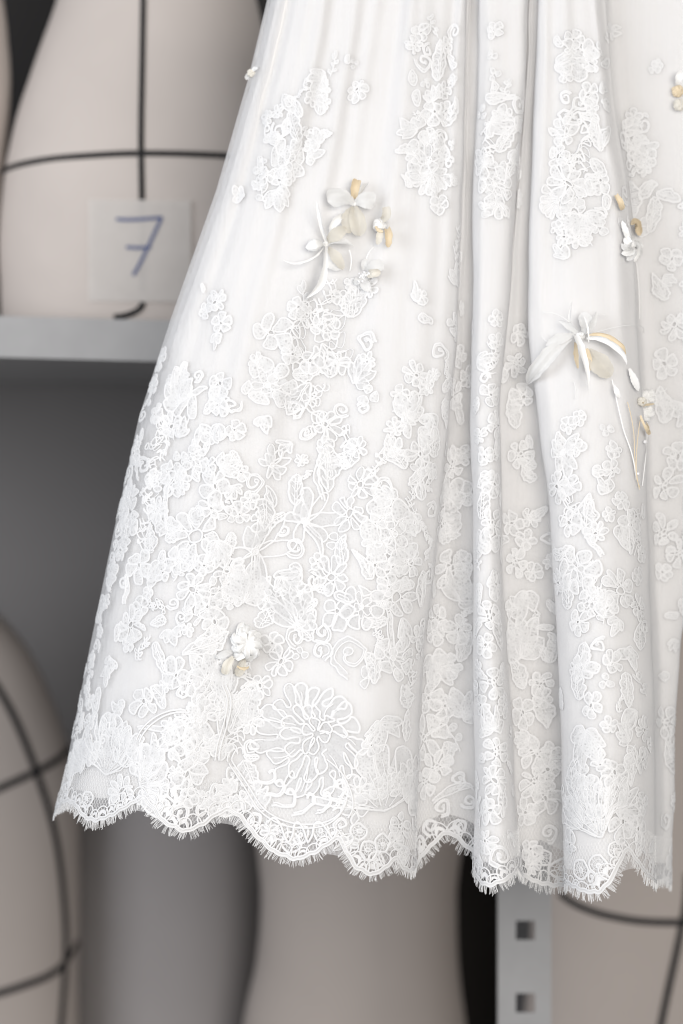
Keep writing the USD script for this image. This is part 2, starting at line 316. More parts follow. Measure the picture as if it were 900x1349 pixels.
def samp(G, u, y):
    c = np.stack([np.clip((np.asarray(y) - Y0) / (Y1 - Y0) * (NY - 1), 0, NY - 1).ravel(), np.clip(np.asarray(u) * (NU - 1), 0, NU - 1).ravel()])
    r = np.stack([map_coordinates(G[..., k], c, order=1) for k in range(G.shape[-1])], -1) if G.ndim == 3 else map_coordinates(G, c, order=1)
    return r.reshape(np.shape(u) + ((G.shape[-1],) if G.ndim == 3 else ()))
def surf(u, y, h=0.0):
    p, n = samp(GP, u, y), samp(GN, u, y); n /= np.linalg.norm(n, axis=-1, keepdims=True) + 1e-9
    return p + n * np.asarray(h)[..., None] if np.ndim(h) else p + n * h, n
def row(y): return int(np.clip(round((y - Y0) / (Y1 - Y0) * (NY - 1)), 0, NY - 1))
def find_u(px, py, lo=0.0, hi=1.0):
    """the nearest point of the cloth that is seen at a photo pixel"""
    X, D = GX[row(py)], GD[row(py)]
    a, b = int(lo * (NU - 1)), int(hi * (NU - 1))
    s = np.nonzero((X[a:b] - px) * (X[a + 1:b + 1] - px) <= 0)[0] + a
    if not len(s): return ug[a + int(np.argmin(np.abs(X[a:b + 1] - px)))]
    return ug[s[np.argmax(D[s])]]
REG = {'p': (uk[iS], uk[i1]), 'v': (uk[i1], uk[i2]), 'f': (uk[i2], uk[i3]), 'w': (uk[i3], uk[i4]), 'g': (uk[i4], uk[i5]), 'b': (uk[i5], 1.0), 'l': (0.0, uk[iS])}

# hem line: where the lace ends, notch by notch
HEM = [('p', [(72, 1070), (88, 1058), (99, 1063), (112, 1079), (128, 1083), (150, 1076), (172, 1064), (188, 1054), (198, 1066), (215, 1085), (244, 1097), (270, 1088), (288, 1075), (300, 1070), (314, 1078), (332, 1100), (360, 1123), (390, 1134), (420, 1125), (446, 1107), (453, 1122), (466, 1143), (490, 1154), (512, 1144), (521, 1133), (530, 1146), (538, 1149)]),
       ('v', [(550, 1139), (566, 1122), (580, 1107), (591, 1099), (604, 1108), (616, 1121)]), ('f', [(627, 1152), (635, 1165), (648, 1168), (668, 1160), (681, 1145)]),
       ('w', [(690, 1156), (708, 1165), (732, 1169)]), ('g', [(746, 1164), (756, 1170), (772, 1176), (790, 1177), (806, 1164), (818, 1141), (826, 1121), (838, 1138), (852, 1155), (864, 1164)]), ('b', [(873, 1158), (884, 1166)])]
hu, hy = [0.0, uk[1]], [1052.0, 1046.0]
for r, pts in HEM:
    for x, y in pts:
        u = find_u(x, y, *REG[r])
        if u > hu[-1] + 2e-4: hu.append(u); hy.append(y)
hu.append(1.0); hy.append(1150.0)
NH = 2600
hug = np.linspace(0, 1, NH); hyg = gaussian_filter1d(np.interp(hug, hu, hy), 3)
# flat coordinates along the hem (metres of cloth, metres down)
hp, _ = surf(hug, np.full(NH, 1120.0)); hs_ = np.r_[0, np.cumsum(np.linalg.norm(np.diff(hp, axis=0), axis=1))]
hs_px = hs_ / PXM
hyg = hyg + .16 * np.clip(hyg - gaussian_filter1d(hyg, 55), -4, 25)
hyg = hyg + 2.2 * np.abs(np.sin(np.pi * hs_px / 17.0)) - 1.2
HL = np.stack([hs_px, hyg], 1)                       # the hem in photo-sized pixels, unrolled
def s2u(s): return np.interp(s, hs_px, hug)
def u2s(u): return np.interp(u, hug, hs_px)
def hem_y(u): return np.interp(u, hug, hyg)

dress = Thing('lace_dress', (0.05, D0, zat(1180, D0)), 'white bridal skirt of corded floral lace over tulle with a scalloped eyelash hem', 'dress')
# the outer net, a second net under it, and the satin lining
def sheet(name, mat, nu, ny, ybot, G, u0=0.0, u1=1.0, cover=None):
    uu = np.linspace(u0, u1, nu); tt = np.linspace(0, 1, ny)
    Uq = np.broadcast_to(uu, (ny, nu)); Yq = Y0 + tt[:, None] * (ybot(uu) - Y0)[None]
    p = samp(G, Uq, Yq)
    f = quads(grid_faces(ny, nu))
    path = part(dress, name, (p.reshape(-1, 3), f), mat, smooth=True)
    if cover is not None:
        UsdGeom.PrimvarsAPI(stage.GetPrimAtPath(path)).CreatePrimvar('cover', Sdf.ValueTypeNames.FloatArray, 'vertex').Set(Vt.FloatArray.FromNumpy(np.broadcast_to(cover(Uq, Yq), Uq.shape).astype(np.float32).ravel()))
hem_smooth = gaussian_filter1d(hyg, 45)
def line_bot(u): 
    y = np.interp(u, hug, hem_smooth) - 24
    vx = np.interp(u, uk, np.interp(np.arange(len(uk)), [0, i1, i1 + 2, i2, i3, i3 + 2, i4, len(uk) - 1], [0, 0, 26, 0, 0, 34, 0, 0]))
    return y - vx
sheet('satin_lining', 'lining_satin', 760, 160, line_bot, LP, 0.0, 1.0)
sheet('under_tulle', 'tulle', 700, 160, lambda u: line_bot(u) + 22, UP, 0, 1, lambda u, y: 1.0 + 0 * u)
sheet('outer_tulle', 'tulle', 1300, 260, hem_y, GP, 0, 1, lambda u, y: np.interp(y - line_bot(u), [-90, -20, 10], [1.0, .85, .28]))
# ------------------------------------------------------------------ lace motifs: corded outlines round dense fillings, laid on the cloth
TUBE = np.array([[math.cos(a), .42 * math.sin(a)] for a in np.linspace(0, 2 * np.pi, 6, endpoint=False)])
FR = random.Random(3)
counts = {}
class Motif:
    """shapes in photo-sized pixels about (0,0), y up; laid on the cloth at (u,y) turned by rot"""
    def __init__(s): s.fill, s.cord = [], []
    def f(s, pts, dome=.5, c=None): s.fill.append((np.asarray(pts, float), dome, c)); return s
    def c(s, pts, r=1.05, closed=False, step=2.4, h=0): s.cord.append((resample(pts, step, closed), r * 1.36 if r > .95 else r * 1.15, closed, h)); return s
def place(m, u0, y0, rot=0.0, scale=1.0, sx=1.0, name='lace_flower', lift=None, mat='lace_fill'):
    du, dy = 2e-3, 3.0
    p0 = samp(GP, np.array(u0), np.array(y0)); Pu = (samp(GP, np.array(u0 + du), np.array(y0)) - samp(GP, np.array(u0 - du), np.array(y0))) / (2 * du)
    Py = (samp(GP, np.array(u0), np.array(y0 + dy)) - samp(GP, np.array(u0), np.array(y0 - dy))) / (2 * dy)
    e2 = -Py / np.linalg.norm(Py); e1 = Pu - e2 * (Pu @ e2); e1 /= np.linalg.norm(e1); Pu = Pu * max(1.0, 1.0 / np.linalg.norm(Pu))
    J = np.linalg.inv(np.array([[Pu @ e1, Py @ e1], [Pu @ e2, Py @ e2]])) * PXM
    c, s_ = math.cos(rot), math.sin(rot); R = np.array([[c, -s_], [s_, c]]) * scale
    R = R @ np.diag([sx, 1.0])
    ext = max([np.abs(a[0]).max() for a in m.fill + m.cord]); sd = FR.uniform(0, 900)
    def lay(q):
        k = np.stack([q[..., 0] / ext * 1.5 + sd, q[..., 1] / ext * 1.5, 0 * q[..., 0]], -1); k2 = np.stack([q[..., 0] / 7 + sd, q[..., 1] / 7 + 50, 0 * q[..., 0]], -1)
        w = np.stack([meshkit.noise(k, 1) - .5, meshkit.noise(k, 2) - .5], -1) * ext * .38 + np.stack([meshkit.noise(k2, 3) - .5, meshkit.noise(k2, 4) - .5], -1) * 2.4
        return np.array([u0, y0]) + ((q + w) @ R.T) @ J.T
    chk = lay(np.vstack([a[0] for a in m.fill + m.cord]))
    if np.linalg.norm(samp(GP, chk[:, 0], chk[:, 1]) - p0, axis=1).max() > 1.75 * ext * PXM * scale + .006: return      # would be pulled across a crease
    lift = FR.uniform(.0001, .0004) if lift is None else lift
    fs, cs = [], []
    for pts, dome, ctr in m.fill:
        q = lay(pts); cc = lay(pts.mean(0) if ctr is None else np.asarray(ctr, float))
        mid = (q + cc) / 2; k = len(q)
        v = np.vstack([surf(q[:, 0], q[:, 1], lift * np.ones(k))[0], surf(mid[:, 0], mid[:, 1], np.full(k, lift + dome * 8e-4))[0], surf(cc[None, 0], cc[None, 1], np.array([lift + dome * 1e-3]))[0]])
        i = np.arange(k); j = (i + 1) % k
        f = np.vstack([np.stack([i, j, k + j], 1), np.stack([i, k + j, k + i], 1), np.stack([k + i, k + j, np.full(k, 2 * k)], 1)])
        fs.append((v, f))
    for pts, r, closed, h in m.cord:
        if len(pts) < 3: continue
        q = lay(pts); rr = r * PXM * FR.uniform(.82, 1.12) * min(1.15, max(.8, scale))
        p, n = surf(q[:, 0], q[:, 1], np.full(len(q), lift - .0001 + h))
        cs.append(sweep(p, n, TUBE * rr, closed))
    path = None
    if fs: path = part(dress, name, join(fs), mat, smooth=35)
    if cs: part(dress, 'cord' if path else 'lace_cord', join(cs), 'lace_cord', smooth=60, parent=path)
J = lambda a, k=.1: a * (1 + FR.uniform(-k, k))
def petal(bx, by, ang, L, W, kind='round', n=22):
    t = np.linspace(0, 2 * np.pi, n, endpoint=False)
    al = L * (1 - np.cos(t)) / 2; k = al / L
    if kind == 'round': ac = W / 2 * np.sin(t) * (.45 + .75 * k)
    elif kind == 'point': ac = W / 2 * np.sign(np.sin(t)) * np.abs(np.sin(t)) ** 1.35 * (1.25 - .35 * k)
    elif kind == 'finger': ac = W / 2 * np.sign(np.sin(t)) * np.abs(np.sin(t)) ** .75 * (.55 + .5 * k)
    else: ac = W / 2 * np.sin(t)
    ac = ac + W * .05 * np.sin(3 * t + FR.uniform(0, 6)); bend = FR.uniform(-.12, .12) * W * k ** 2
    ac = ac + bend
    c, s = math.cos(ang), math.sin(ang)
    return np.stack([bx + c * al - s * ac, by + s * al + c * ac], 1)
def circ(x, y, r, n=14): t = np.linspace(0, 2 * np.pi, n, endpoint=False); return np.stack([x + r * np.cos(t), y + r * np.sin(t)], 1)
def loop(m, p, r=1.05, fill=True, dome=.6):
    if fill: m.f(p, dome)
    m.c(p, r, True); return m
def daisy(R, n=8):
    m = Motif(); a0 = FR.uniform(0, 6)
    for k in range(n):
        a = a0 + 2 * np.pi * k / n + FR.uniform(-.12, .12); r0 = R * .24
        loop(m, petal(r0 * math.cos(a), r0 * math.sin(a), a, J(R * .76), J(2 * np.pi * R * .62 / n * .95), 'round', 18))
    m.c(circ(0, 0, R * .2), 1.0, True, h=.0004); return m
def rose(R):
    m = Motif(); a0 = FR.uniform(0, 6); n = 7 if R > 26 else 6
    m.f(circ(0, 0, R * .7), .3)
    for k in range(n):
        a = a0 + 2 * np.pi * k / n + FR.uniform(-.15, .15); r0 = R * .42
        loop(m, petal(r0 * math.cos(a), r0 * math.sin(a), a, J(R * .58), J(R * .66), 'round', 18))
    if R > 16:
        for k in range(5):
            a = a0 + .3 + 2 * np.pi * k / 5; m.c(petal(0, 0, a, J(R * .5), R * .36, 'round', 14), .9, True, h=.0003)
    m.c(circ(0, 0, R * .13), .9, True, h=.0006); return m
def five(R):
    m = Motif(); a0 = FR.uniform(0, 6)
    for k in range(5):
        a = a0 + 2 * np.pi * k / 5 + FR.uniform(-.1, .1); loop(m, petal(R * .18 * math.cos(a), R * .18 * math.sin(a), a, J(R * .82), J(R * .85), 'round', 18))
    m.c(circ(0, 0, R * .16), .9, True, h=.0005); return m
def open_flower(R):
    """petals with pierced rings, as in the openwork between the folds"""
    m = Motif(); a0 = FR.uniform(0, 6)
    for k in range(6):
        a = a0 + 2 * np.pi * k / 6; r0 = R * .32
        p = petal(r0 * math.cos(a), r0 * math.sin(a), a, J(R * .68), J(R * .62), 'round', 20); loop(m, p, 1.15)
        m.c(petal((r0 + R * .16) * math.cos(a), (r0 + R * .16) * math.sin(a), a, R * .34, R * .26, 'oval', 12), .8, True)
    for k in range(3):
        a = a0 + 2 * np.pi * k / 3 + .5; m.c(circ(R * .17 * math.cos(a), R * .17 * math.sin(a), R * .13), 1., True)
    return m
def fingers(angs, rin, rout, wid, el=(1, 1)):
    """one cord running round the tips of a row of finger-like lobes"""
    out = []; n = len(angs); gap = abs(angs[1] - angs[0])
    for k, a in enumerate(angs):
        ri, ro = J(rin, .12), J(rout, .09); hw = gap * J(wid, .12) / 2; a = a + FR.uniform(-.1, .1) * gap; tip = hw * .5 * (ri + ro); tip = min(tip, (ro - ri) * .5); sk = FR.uniform(-.25, .25) * gap
        for rr, sgn, q in ((ri, -.62, 0), (ri + (ro - ri) * .4, -.85, .4), (ro - tip, -1, .8), (ro - tip * .35, -.75, .95), (ro, 0, 1), (ro - tip * .35, .75, .95), (ro - tip, 1, .8), (ri + (ro - ri) * .4, .85, .4), (ri, .62, 0)):
            b = a + hw * sgn + sk * q; out.append((rr * math.cos(b) * el[0], rr * math.sin(b) * el[1]))
    return np.array(out)
def medallion(w, h):
    m = Motif(); el = (w / 2, h / 2); two = 2 * np.pi
    A = np.arange(21) * two / 21; o = fingers(A, .66, 1.0, .86, el); m.f(o, .25, c=(0, 0)); m.c(spline(np.vstack([o, o[:1]]), 520), 1.15, step=2.0)
    B = np.arange(13) * two / 13 + .2; i = fingers(B, .36, .62, .8, el); i = i[: int(len(i) * .86)]; m.c(spline(i, 330), 1.1, step=2.0, h=.0007)
    C = np.arange(6) * two / 6 + .5; i = fingers(C, .08, .32, .8, el); m.c(spline(i, 140), 1.0, step=2.0, h=.0012)
    for a in A[::3]: m.c(np.array([[.45 * math.cos(a) * el[0], .45 * math.sin(a) * el[1]], [.6 * math.cos(a + .05) * el[0], .6 * math.sin(a + .05) * el[1]], [.84 * math.cos(a) * el[0], .84 * math.sin(a) * el[1]]]), .8, h=.0006)
    return m
def finger_fan(L, n=7, spread=2.3):
    m = Motif(); A = np.pi / 2 + np.linspace(spread / 2, -spread / 2, n); o = fingers(A, L * .42, L * .96, .84)
    m.f(np.vstack([o, [[0, 0]]]), .3, c=(0, L * .3)); m.c(spline(np.vstack([[[0, 0]], o, [[0, 0]]]), n * 24), 1.1, step=2.0)
    for a in A: m.c(np.array([[L * .1 * math.cos(a), L * .1 * math.sin(a)], [L * .4 * math.cos(a), L * .4 * math.sin(a)], [L * .72 * math.cos(a), L * .72 * math.sin(a)]]), .8, h=.0006)
    return m
def fan(L, n=5, spread=2.0, kind='point', wide=.36):
    m = Motif()
    for k in range(n):
        q = k / (n - 1) - .5 if n > 1 else 0; a = np.pi / 2 + q * spread + FR.uniform(-.08, .08); LL = J(L * (1 - .35 * abs(q * 2) ** 1.5), .08)
        p = petal(0, 0, a, LL, J(L * wide), kind); loop(m, p, 1.05)
        if LL > 16 and kind == 'point': m.c(np.stack([np.linspace(.15, .75, 6) * LL * math.cos(a), np.linspace(.15, .75, 6) * LL * math.sin(a)], 1), .7, h=.0004)
    return m
def wild_leaf(L):
    """long lobes up and down from a knot, as the corded orchids of the middle panel"""
    m = Motif()
    for a, k, w in ((1.6, .55, .2), (1.15, .5, .17), (2.3, .42, .2), (2.9, .4, .17), (-1.5, .5, .19), (-1.05, .42, .17), (-2.2, .36, .17), (.2, .42, .2)):
        p = petal(0, 0, a + FR.uniform(-.2, .2), J(L * k, .15), J(L * w, .15), 'point' if FR.random() < .4 else 'finger', 20); loop(m, p, 1.05, FR.random() < .8)
    m.c(circ(0, 0, L * .05), 1.0, True, h=.0004); return m
def curl(R, hand=1, turns=1.35, tail=0.0):
    m = Motif(); t = np.linspace(0, 1, 46); r = R * (1 - .78 * t); a = hand * t * turns * 2 * np.pi - np.pi / 2
    o = np.stack([r * np.cos(a), r * np.sin(a)], 1); i = o * (1 - .26 * (1 - t * .3))[:, None]
    m.f(np.vstack([o[:30], i[:30][::-1]]), .15, c=o[15] * .86)
    m.fill.pop()
    for k in range(0, 44, 4): m.f(np.vstack([o[k:k + 5], i[k:k + 5][::-1]]), .2)
    m.c(o, 1.05); m.c(i, .95); m.f(circ(*o[-1], R * .16, 10), .6); m.c(circ(*o[-1], R * .16, 10), .9, True)
    if tail:
        q = np.linspace(0, 1, 14); m.c(np.stack([o[0][0] - hand * tail * q, o[0][1] + tail * .45 * q ** 2], 1), 1.05); m.c(np.stack([i[0][0] - hand * tail * q, i[0][1] + tail * .35 * q ** 2], 1), .95)
    return m
def lobed(L, W, n=4):
    """leaf with a scalloped edge and a double midrib"""
    m = Motif(); t = np.linspace(0, 1, 70); env = W / 2 * np.sin(np.pi * t ** .85) ** .8 * (1 - .15 * t)
    wob = 1 + .30 * np.abs(np.sin(np.pi * n * t + FR.uniform(0, .5))) - .12
    bend = FR.uniform(-.18, .18) * L
    ax = bend * t ** 2
    r = np.stack([ax + env * wob, t * L], 1); l = np.stack([ax - env * (wob[::-1] * .3 + wob * .7), t * L], 1)
    pts = np.vstack([r[::2], l[::-2]])
    for k in range(0, 34, 5): m.f(np.vstack([r[2 * k:2 * k + 11:2], l[2 * k:2 * k + 11:2][::-1]]), .3)
    m.c(r, 1.1); m.c(l, 1.1); mid = np.stack([ax, t * L], 1)[4:60]; m.c(mid + [1.3, 0], .75, h=.0003); m.c(mid - [1.3, 0], .75, h=.0003)
    for k in range(1, n + 1):
        q = k / (n + 1.2); b = np.array([bend * q * q, q * L])
        for s in (-1, 1): m.c(np.stack([b[0] + s * np.linspace(0, .3, 5) * W, b[1] + np.linspace(0, .14, 5) * L], 1), .7, h=.0002)
    return m
def meander(L, W, n=5):
    """a wavering cord that doubles back, the vermicelli between the flowers"""
    m = Motif(); t = np.linspace(0, 1, 90); ph = FR.uniform(0, 6)
    x = W * (np.sin(2 * np.pi * n * t + ph) * .36 + .28 * np.sin(2 * np.pi * 1.3 * t + ph * 2)); y = L * (t - .5) + W * .2 * np.sin(2 * np.pi * n * 2 * t + ph)
    m.c(np.stack([x, y], 1), 1.0, step=1.8); m.c(np.stack([x + W * .28 + 1.2 * np.sin(9 * t), y + 2.5], 1), .9, step=1.8); return m
def sprig(L, n=5, leaf=.28):
    m = Motif(); t = np.linspace(0, 1, 26); b = FR.uniform(-.25, .25) * L; st = np.stack([b * t ** 2, t * L], 1); m.c(st, .95)
    for k in range(n):
        q = (k + .6) / n; s = 1 if k % 2 else -1; x, y = b * q * q, q * L; loop(m, petal(x, y, np.pi / 2 - s * J(.95), J(L * leaf), J(L * leaf * .55), 'oval', 14), .9)
    loop(m, petal(b, L * .94, np.pi / 2, L * leaf, L * leaf * .6, 'oval', 14), .9); return m
def dots(R, n=3):
    m = Motif()
    for k in range(n):
        a = FR.uniform(0, .6) + 2 * np.pi * k / n; loop(m, circ(R * .6 * math.cos(a), R * .6 * math.sin(a), R * .42, 12), .85)
    return m
def stem(L, gap=4):
    m = Motif(); t = np.linspace(0, 1, 40); b = FR.uniform(-.3, .3) * L; x = b * np.sin(np.pi * t * .9)
    m.c(np.stack([x - gap / 2 - gap * .4 * np.sin(np.pi * t), L * t], 1), 1.0); m.c(np.stack([x + gap / 2 + gap * .4 * np.sin(np.pi * t), L * t], 1), 1.0)
    for k in range(0, 36, 4): m.f(np.vstack([np.stack([x[k:k + 5] - gap / 2, L * t[k:k + 5]], 1), np.stack([x[k:k + 5] + gap / 2, L * t[k:k + 5]], 1)[::-1]]), .1)
    return m
def spider(R):
    m = Motif(); m.c(circ(0, 0, R, 24), 1.2, True); m.c(circ(0, 0, R * .26, 8), 1.0, True); m.f(circ(0, 0, R * .24, 8), .3)
    for k in range(9):
        a = 2 * np.pi * k / 9 + FR.uniform(-.1, .1); m.c(np.array([[R * .25 * math.cos(a), R * .25 * math.sin(a)], [R * .6 * math.cos(a), R * .6 * math.sin(a)], [R * math.cos(a), R * math.sin(a)]]), .45, step=3)
    m.c(circ(0, 0, R * .62, 14), .4, True); return m
D2R = math.pi / 180
KIND = {'da': (lambda s: daisy(s / 2, 8 if s > 34 else 7), 'lace_daisy'), 'ro': (lambda s: rose(s / 2), 'lace_rose'), 'fi': (lambda s: five(s / 2), 'lace_flower'), 'op': (lambda s: open_flower(s / 2), 'lace_open_flower'),
        'f3': (lambda s: fan(s, 3, 1.3), 'lace_leaf_spray'), 'f5': (lambda s: fan(s, 5, 2.2), 'lace_leaf_spray'), 'ff': (lambda s: finger_fan(s), 'lace_fan'), 'wl': (lambda s: wild_leaf(s), 'lace_orchid'),
        'c+': (lambda s: curl(s / 2, 1), 'lace_scroll'), 'c-': (lambda s: curl(s / 2, -1), 'lace_scroll'), 'lo': (lambda s: lobed(s, s * .46, 4), 'lace_leaf'), 'ln': (lambda s: lobed(s, s * .3, 5), 'lace_leaf'),
        'me': (lambda s: meander(s, s * .33), 'lace_vermicelli'), 'sp': (lambda s: sprig(s), 'lace_sprig'), 'do': (lambda s: dots(s / 2), 'lace_dots'), 'st': (lambda s: stem(s), 'lace_stem'), 'ov': (lambda s: Motif_oval(s), 'lace_bud'),
        'sw': (lambda s: spider(s / 2), 'lace_spider_web')}
def Motif_oval(s):
    m = Motif(); loop(m, petal(0, -s / 2, np.pi / 2, s, s * .5, 'oval')); m.c(petal(0, -s * .3, np.pi / 2, s * .6, s * .22, 'oval'), .8, True, h=.0004); return m
PUT = []
def put(kind, x, y, size, deg=None, reg=None, scale=1.0, sx=1.0, u=None):
    gen, name = KIND[kind]
    if u is None: u = find_u(x, y, *(REG[reg] if reg else (0.0, 1.0)))
    if abs(float(samp(GX, np.array(u), np.array(float(y)))) - x) > 9: return
    PUT.append((x, y, size))
    place(gen(size), u, y, (FR.uniform(0, 360) if deg is None else deg) * D2R, scale, sx, name, None, 'lace_sheer' if (332 < x < 492 and y > 560) or (395 < x < 480 and y > 380) else 'lace_fill')
